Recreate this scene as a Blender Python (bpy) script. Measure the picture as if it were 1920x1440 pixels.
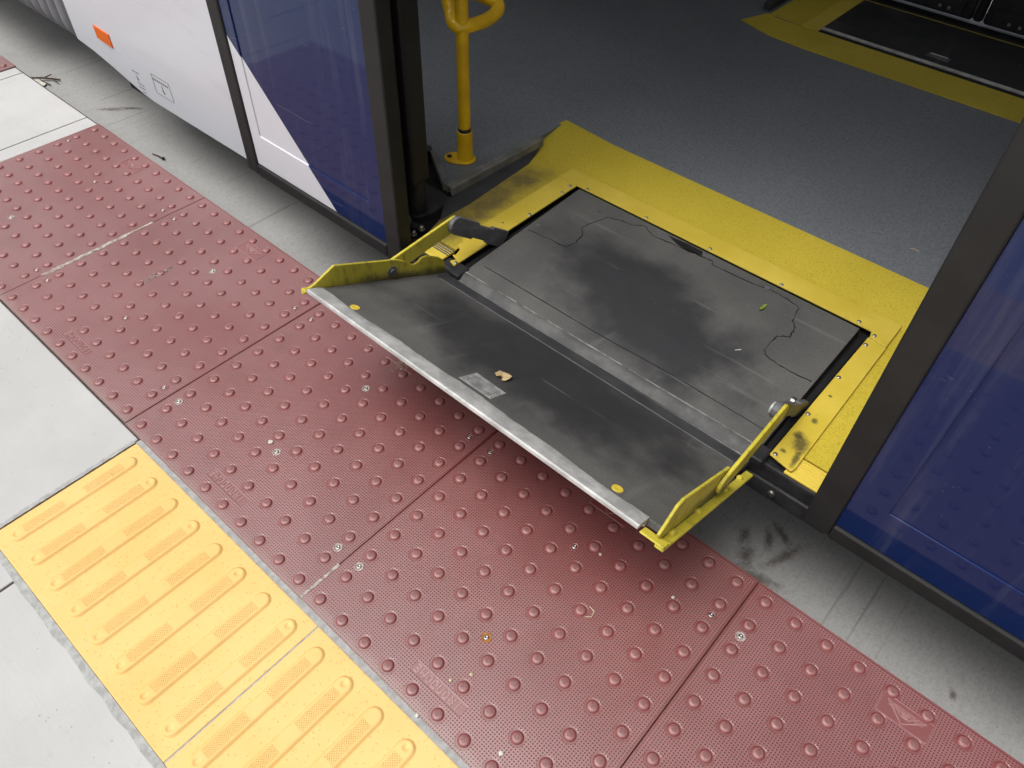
import bpy, bmesh, math, random
from mathutils import Vector, Matrix
random.seed(7)
for o in list(bpy.data.objects): bpy.data.objects.remove(o, do_unlink=True)
SC = bpy.context.scene
COL = SC.collection

# ------------------------------------------------------------------ camera
cam_d = bpy.data.cameras.new('camera'); cam = bpy.data.objects.new('camera', cam_d); COL.objects.link(cam)
RX = Vector((0.74620948, 0.66533796, 0.02228922)); RY = Vector((0.50231957, -0.54077293, -0.67471452)); RZ = Vector((-0.43685978, 0.51467469, -0.73774216))
mw = Matrix((( RX.x, -RY.x, -RZ.x, 0.70877), (RX.y, -RY.y, -RZ.y, -0.24725), (RX.z, -RY.z, -RZ.z, 1.31194), (0, 0, 0, 1)))
cam.matrix_world = mw
cam_d.sensor_width = 36.0; cam_d.lens = 1442.64 / 1920 * 36; cam_d.clip_start = 0.02; cam_d.clip_end = 3000
SC.camera = cam

# ------------------------------------------------------------------ world, sun, exposure
SUN_EL, SUN_AZ = math.radians(69), math.radians(240)      # azimuth measured from +X towards +Y
sd = Vector((math.cos(SUN_EL) * math.cos(SUN_AZ), math.cos(SUN_EL) * math.sin(SUN_AZ), math.sin(SUN_EL)))
w = bpy.data.worlds.new('World'); SC.world = w; w.use_nodes = True
nt = w.node_tree; nt.nodes.clear()
sky = nt.nodes.new('ShaderNodeTexSky'); sky.sky_type = 'NISHITA'; sky.sun_disc = False
sky.sun_elevation = SUN_EL; sky.sun_rotation = math.atan2(sd.x, sd.y); sky.air_density = 1.0; sky.dust_density = 8.0; sky.ozone_density = 1.0
hs = nt.nodes.new('ShaderNodeHueSaturation'); hs.inputs['Saturation'].default_value = 0.22
bg = nt.nodes.new('ShaderNodeBackground'); bg.inputs['Strength'].default_value = 0.15
wo = nt.nodes.new('ShaderNodeOutputWorld')
nt.links.new(sky.outputs[0], hs.inputs['Color']); nt.links.new(hs.outputs[0], bg.inputs['Color']); nt.links.new(bg.outputs[0], wo.inputs['Surface'])
sl = bpy.data.lights.new('sun', 'SUN'); sl.energy = 1.5; sl.angle = math.radians(34); sl.color = (1.0, 0.97, 0.93)
so = bpy.data.objects.new('sun', sl); COL.objects.link(so); so.location = (-3, -4, 8)
so.rotation_euler = (-sd).to_track_quat('-Z', 'Y').to_euler()
SC.view_settings.view_transform = 'Standard'; SC.view_settings.look = 'None'; SC.view_settings.gamma = 1
SC.view_settings.exposure = -0.10; SC.view_settings.use_curve_mapping = False
SC.render.engine = 'CYCLES'

# ------------------------------------------------------------------ material helpers
class N:
    """tiny node-graph writer"""
    def __init__(s, name):
        s.m = bpy.data.materials.new(name); s.m.use_nodes = True; s.t = s.m.node_tree; s.t.nodes.clear()
        s.out = s.t.nodes.new('ShaderNodeOutputMaterial'); s.b = s.t.nodes.new('ShaderNodeBsdfPrincipled')
        s.t.links.new(s.b.outputs[0], s.out.inputs[0]); s.tc = s.t.nodes.new('ShaderNodeTexCoord'); s.co = s.tc.outputs['Object']; s.nco = s.co
    def set(s, sock, v):
        if hasattr(v, 'is_output') or isinstance(v, bpy.types.NodeSocket): s.t.links.new(v, sock)
        else: sock.default_value = v
    def math(s, op, a, b=0.0, c=0.0):
        n = s.t.nodes.new('ShaderNodeMath'); n.operation = op
        for i, v in enumerate((a, b, c)): s.set(n.inputs[i], v)
        return n.outputs[0]
    def sep(s, co=None):
        n = s.t.nodes.new('ShaderNodeSeparateXYZ'); s.t.links.new(co or s.co, n.inputs[0]); return n.outputs
    def comb(s, x, y, z):
        n = s.t.nodes.new('ShaderNodeCombineXYZ')
        for i, v in enumerate((x, y, z)): s.set(n.inputs[i], v)
        return n.outputs[0]
    def scale(s, v, co=None):
        n = s.t.nodes.new('ShaderNodeMapping'); s.t.links.new(co or s.co, n.inputs[0]); n.inputs['Scale'].default_value = v; return n.outputs[0]
    def noise(s, sc, det=4, rough=0.55, co=None, dist=0.0):
        n = s.t.nodes.new('ShaderNodeTexNoise'); s.t.links.new(co or s.nco, n.inputs['Vector'])
        n.inputs['Scale'].default_value = sc; n.inputs['Detail'].default_value = det; n.inputs['Roughness'].default_value = rough; n.inputs['Distortion'].default_value = dist
        return n.outputs['Fac']
    def voro(s, sc, co=None, feat='F1', rnd=1.0, out='Distance'):
        n = s.t.nodes.new('ShaderNodeTexVoronoi'); n.feature = feat; s.t.links.new(co or s.co, n.inputs['Vector'])
        n.inputs['Scale'].default_value = sc; n.inputs['Randomness'].default_value = rnd; return n.outputs[out]
    def step(s, v, a, b, lo=0.0, hi=1.0):
        n = s.t.nodes.new('ShaderNodeMapRange'); n.interpolation_type = 'SMOOTHSTEP'; s.set(n.inputs['Value'], v)
        n.inputs['From Min'].default_value = a; n.inputs['From Max'].default_value = b; n.inputs['To Min'].default_value = lo; n.inputs['To Max'].default_value = hi
        return n.outputs[0]
    def mix(s, f, a, b):
        n = s.t.nodes.new('ShaderNodeMix'); n.data_type = 'RGBA'; s.set(n.inputs[0], f)
        for k, v in ((6, a), (7, b)):
            if isinstance(v, tuple): n.inputs[k].default_value = (v[0], v[1], v[2], 1)
            else: s.t.links.new(v, n.inputs[k])
        return n.outputs[2]
    def blob(s, cx, cy, rx, ry, rot=0.0, ns=40, wob=0.9, a=0.55, b=1.05):
        x, y, z = s.sep(); u = s.math('SUBTRACT', x, cx); v = s.math('SUBTRACT', y, cy); c, q = math.cos(rot), math.sin(rot)
        p = s.mul(s.math('ADD', s.mul(u, c), s.mul(v, q)), 1 / rx); t = s.mul(s.math('SUBTRACT', s.mul(v, c), s.mul(u, q)), 1 / ry)
        r = s.math('SQRT', s.math('ADD', s.mul(p, p), s.mul(t, t)))
        return s.step(s.math('ADD', r, s.mul(s.math('SUBTRACT', s.noise(ns, 7, 0.75), 0.5), wob)), a, b, 1.0, 0.0)
    def mul(s, a, b): return s.math('MULTIPLY', a, b)
    def bump(s, h, strength=0.5, dist=0.001, prev=None):
        n = s.t.nodes.new('ShaderNodeBump'); n.inputs['Strength'].default_value = strength; n.inputs['Distance'].default_value = dist
        s.t.links.new(h, n.inputs['Height'])
        if prev is not None: s.t.links.new(prev, n.inputs['Normal'])
        return n.outputs[0]
    def done(s, col, rough=0.5, metal=0.0, normal=None, spec=0.5, coat=0.0, coat_rough=0.05, coat_ior=1.5):
        b = s.b.inputs; b['Coat IOR'].default_value = coat_ior
        if isinstance(col, tuple): b['Base Color'].default_value = (col[0], col[1], col[2], 1)
        else: s.t.links.new(col, b['Base Color'])
        s.set(b['Roughness'], rough); s.set(b['Metallic'], metal); s.set(b['Specular IOR Level'], spec)
        s.set(b['Coat Weight'], coat); b['Coat Roughness'].default_value = coat_rough
        if normal is not None: s.t.links.new(normal, b['Normal'])
        return s.m

MT = {}
def simple(name, c1, c2=None, rough=0.5, metal=0.0, ns=20, bump=0.0, bs=200, spec=0.5, coat=0.0, r2=None):
    n = N(name); c2 = c2 or tuple(x * 0.7 for x in c1)
    f = n.step(n.noise(ns, 6, 0.65), 0.35, 0.68)
    col = n.mix(f, c2, c1)
    nr = n.bump(n.noise(bs, 3), bump, 0.001) if bump else None
    r = rough if r2 is None else n.step(n.noise(ns * 1.7, 5), 0.35, 0.65, rough, r2)
    MT[name] = n.done(col, r, metal, nr, spec, coat); return MT[name]

P = 0.06096
def red_tile(name, dome):
    n = N(name); x, y, z = n.sep(); n.nco = n.t.nodes.new('ShaderNodeNewGeometry').outputs['Position']
    big = n.step(n.noise(2.2, 5, 0.6), 0.3, 0.7); fine = n.noise(160, 3)
    base = n.mix(big, (0.178, 0.026, 0.023), (0.222, 0.035, 0.031))
    rnd = n.t.nodes.new('ShaderNodeObjectInfo').outputs['Random']
    base = n.mix(n.mul(rnd, 0.35), base, (0.165, 0.036, 0.033))
    wear = n.step(n.noise(9, 7, 0.72), 0.60, 0.80)
    base = n.mix(n.mul(wear, 0.16), base, (0.36, 0.18, 0.165))
    if dome:
        r = n.math('SQRT', n.math('ADD', n.mul(x, x), n.mul(y, y)))
        dots = n.step(n.voro(420, rnd=0.15), 0.25, 0.6)
        m = n.step(r, 0.0045, 0.0062, 1.0, 0.0)
        top = n.step(z, 0.0035, 0.0046)
        base = n.mix(n.mul(top, n.step(n.noise(300, 3), 0.3, 0.7, 0.15, 0.45)), base, (0.36, 0.18, 0.175))  # top-lit highlight put into the colour of the dome tops, broken by scuffs
        nr = n.bump(n.mul(dots, m), 0.9, 0.0012)
        MT[name] = n.done(base, n.step(n.noise(120, 3), 0.3, 0.7, 0.48, 0.68), 0, nr, 0.6, 0.8, 0.55, 1.85); return
    # micro grip pattern, 12 pips per dome pitch, interrupted round domes and along the tile border
    k = 2 * math.pi / (P / 12)
    s = n.math('ADD', n.math('COSINE', n.mul(x, k)), n.math('COSINE', n.mul(y, k)))
    s2 = n.step(s, 0.55, 1.60, 1.0, 0.0)            # 1 on the lattice, 0 in the pits
    fx = n.math('SUBTRACT', n.math('FRACT', n.mul(x, 1 / P)), 0.5); fy = n.math('SUBTRACT', n.math('FRACT', n.mul(y, 1 / P)), 0.5)
    r = n.math('SQRT', n.math('ADD', n.mul(fx, fx), n.mul(fy, fy)))
    ring = n.step(r, 0.215, 0.26)
    ex = n.math('MINIMUM', n.math('MINIMUM', x, n.math('SUBTRACT', 0.6096, x)), n.math('MINIMUM', n.math('SUBTRACT', y, 0.003), n.math('SUBTRACT', 0.6096, y)))
    edge = n.step(ex, 0.0035, 0.0055)
    # smooth pads under lettering and logo
    pad = n.math('MAXIMUM', n.mul(n.step(n.math('ABSOLUTE', n.math('SUBTRACT', x, 0.305)), 0.058, 0.062, 1, 0), n.step(n.math('ABSOLUTE', n.math('SUBTRACT', y, 0.0625)), 0.0095, 0.0115, 1, 0)),
                 n.mul(n.step(n.math('ABSOLUTE', n.math('SUBTRACT', x, 0.307)), 0.042, 0.044, 1, 0), n.step(n.math('ABSOLUTE', n.math('SUBTRACT', y, 0.552)), 0.018, 0.020, 1, 0)))
    mask = n.mul(n.mul(ring, edge), n.math('SUBTRACT', 1.0, pad))
    h = n.mul(s2, mask)
    pit = n.mul(n.math('SUBTRACT', 1.0, s2), mask)
    base = n.mix(n.mul(pit, 0.92), base, (0.045, 0.011, 0.011))
    dusty = n.mul(n.mul(s2, mask), n.step(n.noise(3.5, 4), 0.35, 0.65, 0.10, 0.26))
    base = n.mix(dusty, base, (0.46, 0.25, 0.245))
    grime = n.step(n.noise(26, 6, 0.7), 0.62, 0.8)
    base = n.mix(n.mul(grime, 0.22), base, (0.13, 0.075, 0.065))
    # dust and grit tracked in along the paving side, larger stains
    gp = n.mul(n.step(n.math('ADD', y, n.mul(n.math('SUBTRACT', n.noise(16, 6, 0.7), 0.5), 0.05)), 0.008, 0.034, 1, 0), 0.45)
    base = n.mix(gp, base, (0.30, 0.20, 0.175))
    st = n.step(n.noise(4.2, 7, 0.7, dist=0.6), 0.56, 0.70); base = n.mix(n.mul(st, 0.30), base, (0.10, 0.030, 0.027))
    sk = n.step(n.noise(60, 4, 0.7, dist=1.0), 0.70, 0.74); base = n.mix(n.mul(sk, 0.18), base, (0.42, 0.28, 0.26))
    nr = n.bump(h, 0.85, 0.0011); nr = n.bump(fine, 0.18, 0.0006, nr)
    rough = n.step(n.noise(5, 5), 0.3, 0.7, 0.30, 0.42)
    MT[name] = n.done(base, rough, 0, nr, 0.8, n.math('SUBTRACT', 1.0, n.mul(pit, 0.9)), 0.38, 1.95)
red_tile('red_tile', False); red_tile('red_dome', True)

def yellow_tile(name, bar):
    n = N(name); x, y, z = n.sep(); n.nco = n.t.nodes.new('ShaderNodeNewGeometry').outputs['Position']
    big = n.step(n.noise(4, 5, 0.6), 0.3, 0.7)
    base = n.mix(big, (0.755, 0.475, 0.155), (0.815, 0.535, 0.20))
    dirt = n.step(n.noise(23, 7, 0.75), 0.58, 0.74)
    base = n.mix(n.mul(dirt, 0.30), base, (0.60, 0.52, 0.38))
    fleck = n.mul(n.step(n.voro(38), 0.03, 0.06, 1, 0), n.step(n.noise(12, 2), 0.56, 0.62)); base = n.mix(n.mul(fleck, 0.7), base, (0.18, 0.13, 0.06))
    if bar:
        # stippled pads along the bar
        m = n.mul(n.step(n.math('ABSOLUTE', n.math('SUBTRACT', n.math('ABSOLUTE', n.math('ADD', y, 0.001)), 0.062)), 0.0400, 0.0412, 1, 0), n.step(n.math('ABSOLUTE', x), 0.0098, 0.0108, 1, 0))
        k = 2 * math.pi / 0.0050
        s = n.step(n.mul(n.math('SINE', n.mul(x, k)), n.math('SINE', n.mul(y, k))), -0.1, 0.7)
        base = n.mix(n.mul(n.mul(n.math('SUBTRACT', 1.0, s), m), 0.17), base, (0.42, 0.255, 0.06))
        nr = n.bump(n.mul(s, m), 0.8, 0.001)
    else:
        d = n.step(n.voro(130, rnd=0.85), 0.14, 0.26, 1.0, 0.0)
        base = n.mix(n.mul(d, 0.30), base, (0.45, 0.27, 0.06))
        nr = n.bump(d, 0.5, 0.001)
    nr = n.bump(n.noise(300, 3), 0.15, 0.0005, nr)
    MT[name] = n.done(base, 0.55, 0, nr, 0.4)
yellow_tile('yellow_tile', False); yellow_tile('yellow_bar', True)

def concrete():
    n = N('concrete')
    base = n.mix(n.step(n.noise(1.6, 6, 0.62), 0.3, 0.7), (0.43, 0.43, 0.425), (0.52, 0.52, 0.515))
    brush = n.noise(30, 5, 0.7, n.scale((0.35, 6.0, 1)))
    base = n.mix(n.step(brush, 0.42, 0.75, 0.0, 0.30), base, (0.44, 0.435, 0.42))
    spots = n.step(n.noise(34, 8, 0.8), 0.57, 0.72)
    base = n.mix(n.mul(spots, 0.30), base, (0.30, 0.29, 0.27))
    pore = n.mul(n.step(n.voro(70), 0.07, 0.14, 1, 0), n.step(n.noise(9, 3), 0.50, 0.58)); base = n.mix(n.mul(pore, 0.65), base, (0.16, 0.155, 0.145))
    blot = n.step(n.noise(3.4, 7, 0.72, dist=0.5), 0.56, 0.72); base = n.mix(n.mul(blot, 0.22), base, (0.33, 0.325, 0.31))
    nr = n.bump(n.noise(140, 6, 0.7), 0.35, 0.001); nr = n.bump(brush, 0.25, 0.0012, nr)
    MT['concrete'] = n.done(base, 0.82, 0, nr, 0.3)
    n = N('road_concrete')
    base = n.mix(n.step(n.noise(1.3, 6, 0.62), 0.3, 0.7), (0.36, 0.36, 0.352), (0.42, 0.42, 0.41))
    br = n.noise(60, 7, 0.8, n.scale((2.4, 0.30, 1)))
    base = n.mix(n.step(br, 0.44, 0.70, 0.0, 0.42), base, (0.27, 0.268, 0.26))
    grv = n.step(n.noise(17, 4, 0.6, n.scale((3.2, 0.06, 1))), 0.62, 0.68)
    base = n.mix(n.mul(grv, 0.42), base, (0.11, 0.108, 0.10))
    sp = n.step(n.noise(75, 7, 0.8), 0.60, 0.70)
    base = n.mix(n.mul(sp, 0.45), base, (0.12, 0.116, 0.108))
    gn = n.noise(190, 4, 0.75); base = n.mix(n.step(gn, 0.46, 0.66, 0.0, 0.40), base, (0.20, 0.198, 0.19))
    pr = n.mul(n.step(n.voro(60), 0.06, 0.12, 1, 0), n.step(n.noise(8, 3), 0.50, 0.58)); base = n.mix(n.mul(pr, 0.7), base, (0.07, 0.066, 0.06))
    stain = n.step(n.noise(2.4, 6, 0.7, dist=0.6), 0.60, 0.74)
    base = n.mix(n.mul(stain, 0.22), base, (0.16, 0.145, 0.13))
    for cx, cy, rx, ry, rot in ((0.578, 0.775, 0.060, 0.016, 0.25), (0.600, 0.862, 0.012, 0.055, -0.35), (0.570, 0.918, 0.036, 0.010, -0.5), (0.552, 0.885, 0.010, 0.030, 0.5), (0.505, 0.855, 0.014, 0.024, 0.1), (0.535, 0.81, 0.02, 0.03, 0.4), (-2.376, 0.864, 0.05, 0.012, 0.75), (-2.33, 0.92, 0.05, 0.010, 0.7), (1.012, 0.813, 0.008, 0.012, 0.4)):
        base = n.mix(n.mul(n.blob(cx, cy, rx, ry, rot, 75, 2.8, 0.05, 1.5), 0.72), base, (0.075, 0.052, 0.040))
    nr = n.bump(n.math('SUBTRACT', br, n.mul(grv, 0.8)), 0.35, 0.0012); nr = n.bump(n.noise(260, 4), 0.25, 0.0008, nr)
    MT['road_concrete'] = n.done(base, 0.95, 0, nr, 0.1)
concrete()
simple('kerb_concrete', (0.40, 0.39, 0.37), (0.30, 0.29, 0.27), 0.85, ns=8, bump=0.4)
simple('grout', (0.42, 0.425, 0.415), (0.29, 0.295, 0.285), 0.8, ns=60, bump=0.6, bs=120)
simple('joint_dirt', (0.075, 0.055, 0.045), (0.035, 0.028, 0.025), 0.9, ns=80)
simple('caulk', (0.50, 0.49, 0.44), (0.22, 0.15, 0.13), 0.7, ns=70, bump=0.5)
simple('oil_stain', (0.055, 0.042, 0.034), (0.022, 0.018, 0.016), 0.75, ns=60)
simple('rubber', (0.0185, 0.0188, 0.0185), (0.0125, 0.0127, 0.0127), 0.62, ns=12, bump=0.25, bs=90, spec=0.4)
simple('rubber_black', (0.014, 0.014, 0.015), (0.009, 0.009, 0.010), 0.55, ns=15, bump=0.2, spec=0.35)
simple('black_metal', (0.028, 0.028, 0.031), (0.014, 0.014, 0.016), 0.45, ns=18, bump=0.15, spec=0.4, r2=0.65)
simple('pillar_grey', (0.020, 0.020, 0.024), (0.015, 0.015, 0.018), 0.5, ns=10, bump=0.2, bs=300, spec=0.35)
simple('steel', (0.55, 0.54, 0.52), (0.33, 0.32, 0.30), 0.32, 1.0, ns=60, r2=0.5)
simple('dull_steel', (0.22, 0.22, 0.23), (0.12, 0.12, 0.13), 0.5, 0.55, ns=30, bump=0.3, bs=150)
simple('aluminium', (0.60, 0.60, 0.59), (0.36, 0.36, 0.355), 0.5, 0.25, ns=16, bump=0.15, bs=120, r2=0.6)
simple('trim_aluminium', (0.30, 0.295, 0.27), (0.17, 0.17, 0.155), 0.5, 0.35, ns=18, bump=0.1)
simple('cove', (0.050, 0.050, 0.055), (0.030, 0.030, 0.034), 0.6, ns=14, bump=0.2)
simple('pole_yellow', (0.92, 0.58, 0.006), (0.74, 0.43, 0.006), 0.36, ns=14, bump=0.1, bs=90, spec=0.5, coat=0.3)
n_ = N('bus_white'); g_ = n_.step(n_.noise(14, 7, 0.72, n_.scale((0.5, 1, 1.6))), 0.50, 0.75)
MT['bus_white'] = n_.done(n_.mix(n_.mul(g_, 0.14), (0.68, 0.695, 0.74), (0.38, 0.37, 0.35)), n_.step(g_, 0, 1, 0.30, 0.5), 0, n_.bump(n_.noise(1.8, 2), 0.02, 0.01), 0.3, 0.2)
simple('unused_white', (0.66, 0.668, 0.69), (0.645, 0.652, 0.675), 0.34, ns=3, spec=0.3, coat=0.2)
simple('roof_grey', (0.62, 0.62, 0.62), (0.55, 0.55, 0.55), 0.7, ns=4)
simple('bellows_rubber', (0.30, 0.30, 0.315), (0.23, 0.23, 0.245), 0.6, ns=9, bump=0.2)
simple('bellows_gap', (0.035, 0.037, 0.055), (0.02, 0.022, 0.035), 0.6, ns=9)
simple('reflector_orange', (0.86, 0.17, 0.008), (0.80, 0.14, 0.006), 0.25, ns=300, spec=0.6)
simple('ink', (0.10, 0.10, 0.105), (0.22, 0.22, 0.225), 0.6, ns=260)
simple('dry_leaf', (0.62, 0.47, 0.27), (0.42, 0.29, 0.14), 0.8, ns=120, bump=0.5)
simple('green_leaf', (0.22, 0.30, 0.035), (0.12, 0.19, 0.02), 0.6, ns=90)
simple('twig', (0.11, 0.07, 0.045), (0.05, 0.035, 0.025), 0.85, ns=60)
simple('pale_chip', (0.70, 0.68, 0.62), (0.52, 0.50, 0.44), 0.8, ns=90)
simple('straw', (0.62, 0.55, 0.38), (0.45, 0.38, 0.24), 0.7, ns=60)
simple('rust', (0.42, 0.17, 0.03), (0.22, 0.09, 0.025), 0.85, ns=150)
simple('red_letter', (0.36, 0.19, 0.185), (0.28, 0.11, 0.105), 0.45, ns=90, spec=0.6)
for nd in MT['red_letter'].node_tree.nodes:
    if nd.type == 'BSDF_PRINCIPLED': nd.inputs['Coat Weight'].default_value = 1.0; nd.inputs['Coat IOR'].default_value = 1.95; nd.inputs['Coat Roughness'].default_value = 0.36
simple('hinge_cover', (0.095, 0.094, 0.090), (0.040, 0.040, 0.041), 0.6, ns=14, bump=0.5, bs=220)
simple('hinge_worn', (0.27, 0.265, 0.255), (0.075, 0.075, 0.075), 0.6, ns=24, bump=0.5, bs=220)
simple('link_grey', (0.135, 0.135, 0.142), (0.085, 0.085, 0.09), 0.55, ns=24, bump=0.3, bs=160)
simple('plate_metal', (0.33, 0.33, 0.325), (0.19, 0.19, 0.185), 0.55, ns=60, bump=0.3)
simple('washer', (0.46, 0.40, 0.37), (0.24, 0.17, 0.15), 0.6, ns=200)

def livery():
    n = N('livery_paint'); x, y, z = n.sep('' or n.co)
    d = n.math('ADD', n.mul(x, 1.046), z)             # white below the diagonal: 1.046 X + Z < -0.695
    f = n.step(d, -0.6955, -0.6945)
    base = n.mix(f, (0.68, 0.695, 0.74), (0.0055, 0.0175, 0.086))
    wm = n.step(n.noise(22, 5, 0.65, n.scale((1.6, 1, 0.10))), 0.50, 0.74); base = n.mix(n.mul(wm, 0.055), base, (0.42, 0.42, 0.43))
    sp = n.mul(n.step(n.voro(75), 0.04, 0.075, 1, 0), n.step(n.noise(14, 3), 0.54, 0.62)); base = n.mix(n.mul(sp, 0.45), base, (0.36, 0.36, 0.38))
    sx = n.step(n.noise(34, 3, 0.5, n.scale((0.18, 1, 1.5)), 0.8), 0.70, 0.735); base = n.mix(n.mul(sx, 0.16), base, (0.30, 0.31, 0.38))
    MT['livery_paint'] = n.done(base, 0.35, 0, n.bump(n.noise(2.6, 2), 0.012, 0.01), 0.15, n.step(d, -0.6955, -0.6945, 0.20, 0.42), 0.025)
livery()
def floor_vinyl():
    n = N('floor_vinyl')
    base = n.mix(n.step(n.noise(2.0, 5, 0.6), 0.3, 0.7), (0.182, 0.198, 0.218), (0.214, 0.230, 0.250))
    v = n.step(n.noise(150, 4, 0.8), 0.40, 0.62); base = n.mix(n.mul(v, 0.55), base, (0.085, 0.092, 0.102))
    fl = n.step(n.voro(105, rnd=1.0), 0.09, 0.15, 1.0, 0.0); pick = n.step(n.noise(60, 2), 0.50, 0.58)
    base = n.mix(n.mul(n.mul(fl, pick), 0.55), base, (0.42, 0.43, 0.44))
    smear = n.step(n.noise(3.0, 6, 0.65, n.scale((0.6, 2.4, 1)), 0.8), 0.50, 0.74); base = n.mix(n.mul(smear, 0.38), base, (0.17, 0.175, 0.19))
    MT['floor_vinyl'] = n.done(base, n.step(n.noise(8, 4), 0.3, 0.7, 0.50, 0.62), 0, n.bump(n.noise(500, 3), 0.3, 0.0006), 0.4)
    n = N('yellow_vinyl')
    base = n.mix(n.step(n.noise(3, 5), 0.3, 0.7), (0.56, 0.435, 0.035), (0.65, 0.505, 0.050))
    g = n.step(n.noise(280, 3, 0.7), 0.50, 0.66); base = n.mix(n.mul(g, 0.50), base, (0.27, 0.18, 0.006))
    d = n.step(n.noise(13, 7, 0.75), 0.60, 0.80); base = n.mix(n.mul(d, 0.45), base, (0.24, 0.17, 0.03))
    # ground-in dirt on the threshold side strip, left of the ramp frame
    x, y, z = n.sep()
    dl = n.mul(n.step(n.math('ADD', x, n.mul(n.math('SUBTRACT', n.noise(9, 6, 0.7), 0.5), 0.12)), -0.47, -0.40, 1, 0), n.step(n.math('ADD', y, n.mul(n.math('SUBTRACT', n.noise(7, 6, 0.7), 0.5), 0.3)), 1.16, 1.32, 1, 0))
    base = n.mix(n.mul(dl, n.step(n.noise(11, 6, 0.7), 0.28, 0.62, 0.40, 0.90)), base, (0.15, 0.115, 0.05))
    MT['yellow_vinyl'] = n.done(base, 0.6, 0, n.bump(n.noise(330, 3, 0.7), 0.6, 0.0012), 0.35)
    n = N('yellow_metal')
    base = n.mix(n.step(n.noise(6, 5), 0.3, 0.7), (0.62, 0.465, 0.045), (0.74, 0.565, 0.085))
    d = n.step(n.noise(16, 8, 0.78), 0.58, 0.76); base = n.mix(n.mul(d, 0.42), base, (0.28, 0.215, 0.06))
    k = n.step(n.noise(38, 8, 0.75), 0.665, 0.715); base = n.mix(n.mul(k, 0.85), base, (0.05, 0.045, 0.035))
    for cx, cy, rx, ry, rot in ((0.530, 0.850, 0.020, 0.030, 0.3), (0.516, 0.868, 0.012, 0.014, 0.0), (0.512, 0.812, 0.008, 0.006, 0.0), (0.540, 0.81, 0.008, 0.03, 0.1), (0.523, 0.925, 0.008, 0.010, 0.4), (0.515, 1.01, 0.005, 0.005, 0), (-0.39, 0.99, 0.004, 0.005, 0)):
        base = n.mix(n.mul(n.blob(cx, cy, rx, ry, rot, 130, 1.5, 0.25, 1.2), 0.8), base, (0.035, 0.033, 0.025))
    MT['yellow_metal'] = n.done(base, 0.5, 0, n.bump(n.noise(120, 4), 0.15, 0.0008), 0.4)
    n = N('yellow_worn')
    base = n.mix(n.step(n.noise(9, 5), 0.3, 0.7), (0.50, 0.42, 0.035), (0.64, 0.54, 0.060))
    st = n.noise(26, 7, 0.72, n.scale((1.0, 2.6, 0.7))); d = n.step(st, 0.50, 0.70); base = n.mix(n.mul(d, 0.62), base, (0.13, 0.115, 0.045))
    k = n.step(n.noise(30, 8, 0.78), 0.645, 0.70); base = n.mix(n.mul(k, 0.9), base, (0.030, 0.028, 0.026))
    x, y, z = n.sep(); dz = n.math('SUBTRACT', z, n.math('SUBTRACT', 0.285, n.mul(n.math('SUBTRACT', y, 0.386), 0.48)))
    gm = n.mul(n.step(n.math('ADD', dz, n.mul(n.math('SUBTRACT', n.noise(28, 6, 0.7), 0.5), 0.05)), 0.004, 0.026, 1, 0), n.step(y, 0.43, 0.56))
    base = n.mix(n.mul(gm, 0.82), base, (0.045, 0.042, 0.034))
    MT['yellow_worn'] = n.done(base, 0.48, 0, n.bump(n.noise(90, 4), 0.2, 0.0008), 0.4)
floor_vinyl()
def grip(name, cx, cy, rx, ry, ax=0.0, dusty=(0.130, 0.126, 0.119), dark=(0.028, 0.028, 0.031)):
    """black anti-slip coating: dark trodden patch of irregular outline, paler dust towards the rim"""
    n = N(name); x, y, z = n.sep()
    wob = n.mul(n.math('SUBTRACT', n.noise(7, 7, 0.62), 0.5), 1.4)
    u = n.mul(n.math('SUBTRACT', x, cx), 1 / rx); v = n.mul(n.math('SUBTRACT', n.math('ADD', y, n.mul(x, ax)), cy), 1 / ry)
    r = n.math('ADD', n.math('SQRT', n.math('ADD', n.mul(u, u), n.mul(v, v))), wob)
    f = n.step(r, 0.50, 1.22)
    mid = n.mix(n.step(n.noise(5, 5), 0.3, 0.7), (0.088, 0.087, 0.085), dusty)
    base = n.mix(f, dark, mid)
    sc = n.step(n.noise(36, 8, 0.8), 0.60, 0.80); base = n.mix(n.mul(sc, 0.35), base, (0.19, 0.185, 0.18))
    dk = n.step(n.noise(19, 7, 0.75), 0.62, 0.78); base = n.mix(n.mul(dk, 0.4), base, (0.022, 0.022, 0.023))
    gr = n.noise(300, 4, 0.75); base = n.mix(n.step(gr, 0.45, 0.66, 0, 0.48), base, (0.03, 0.03, 0.032))
    scr = n.step(n.noise(14, 4, 0.6, n.scale((1.0, 0.12, 1)), 0.4), 0.60, 0.72); base = n.mix(n.mul(scr, 0.20), base, (0.22, 0.215, 0.21))
    sc2 = n.step(n.noise(22, 3, 0.5, n.scale((0.10, 1.6, 1)), 0.3), 0.66, 0.72); base = n.mix(n.mul(sc2, 0.22), base, (0.24, 0.235, 0.23))
    fl = n.mul(n.step(n.voro(85), 0.035, 0.055, 1, 0), n.step(n.noise(33, 2), 0.57, 0.62)); base = n.mix(n.mul(fl, 0.7), base, (0.55, 0.54, 0.5))
    MT[name] = n.done(base, n.step(n.noise(12, 5), 0.3, 0.7, 0.55, 0.75), 0, n.bump(gr, 0.5, 0.001), 0.4)
grip('grip_plate', 0.075, 0.985, 0.34, 0.165, 0.18)
grip('grip_flap', 0.08, 0.640, 0.40, 0.170, 0.0)
grip('grip_far', 0.3, 2.8, 0.9, 0.4, 0.0, (0.035, 0.035, 0.036), (0.02, 0.02, 0.021))
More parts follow.
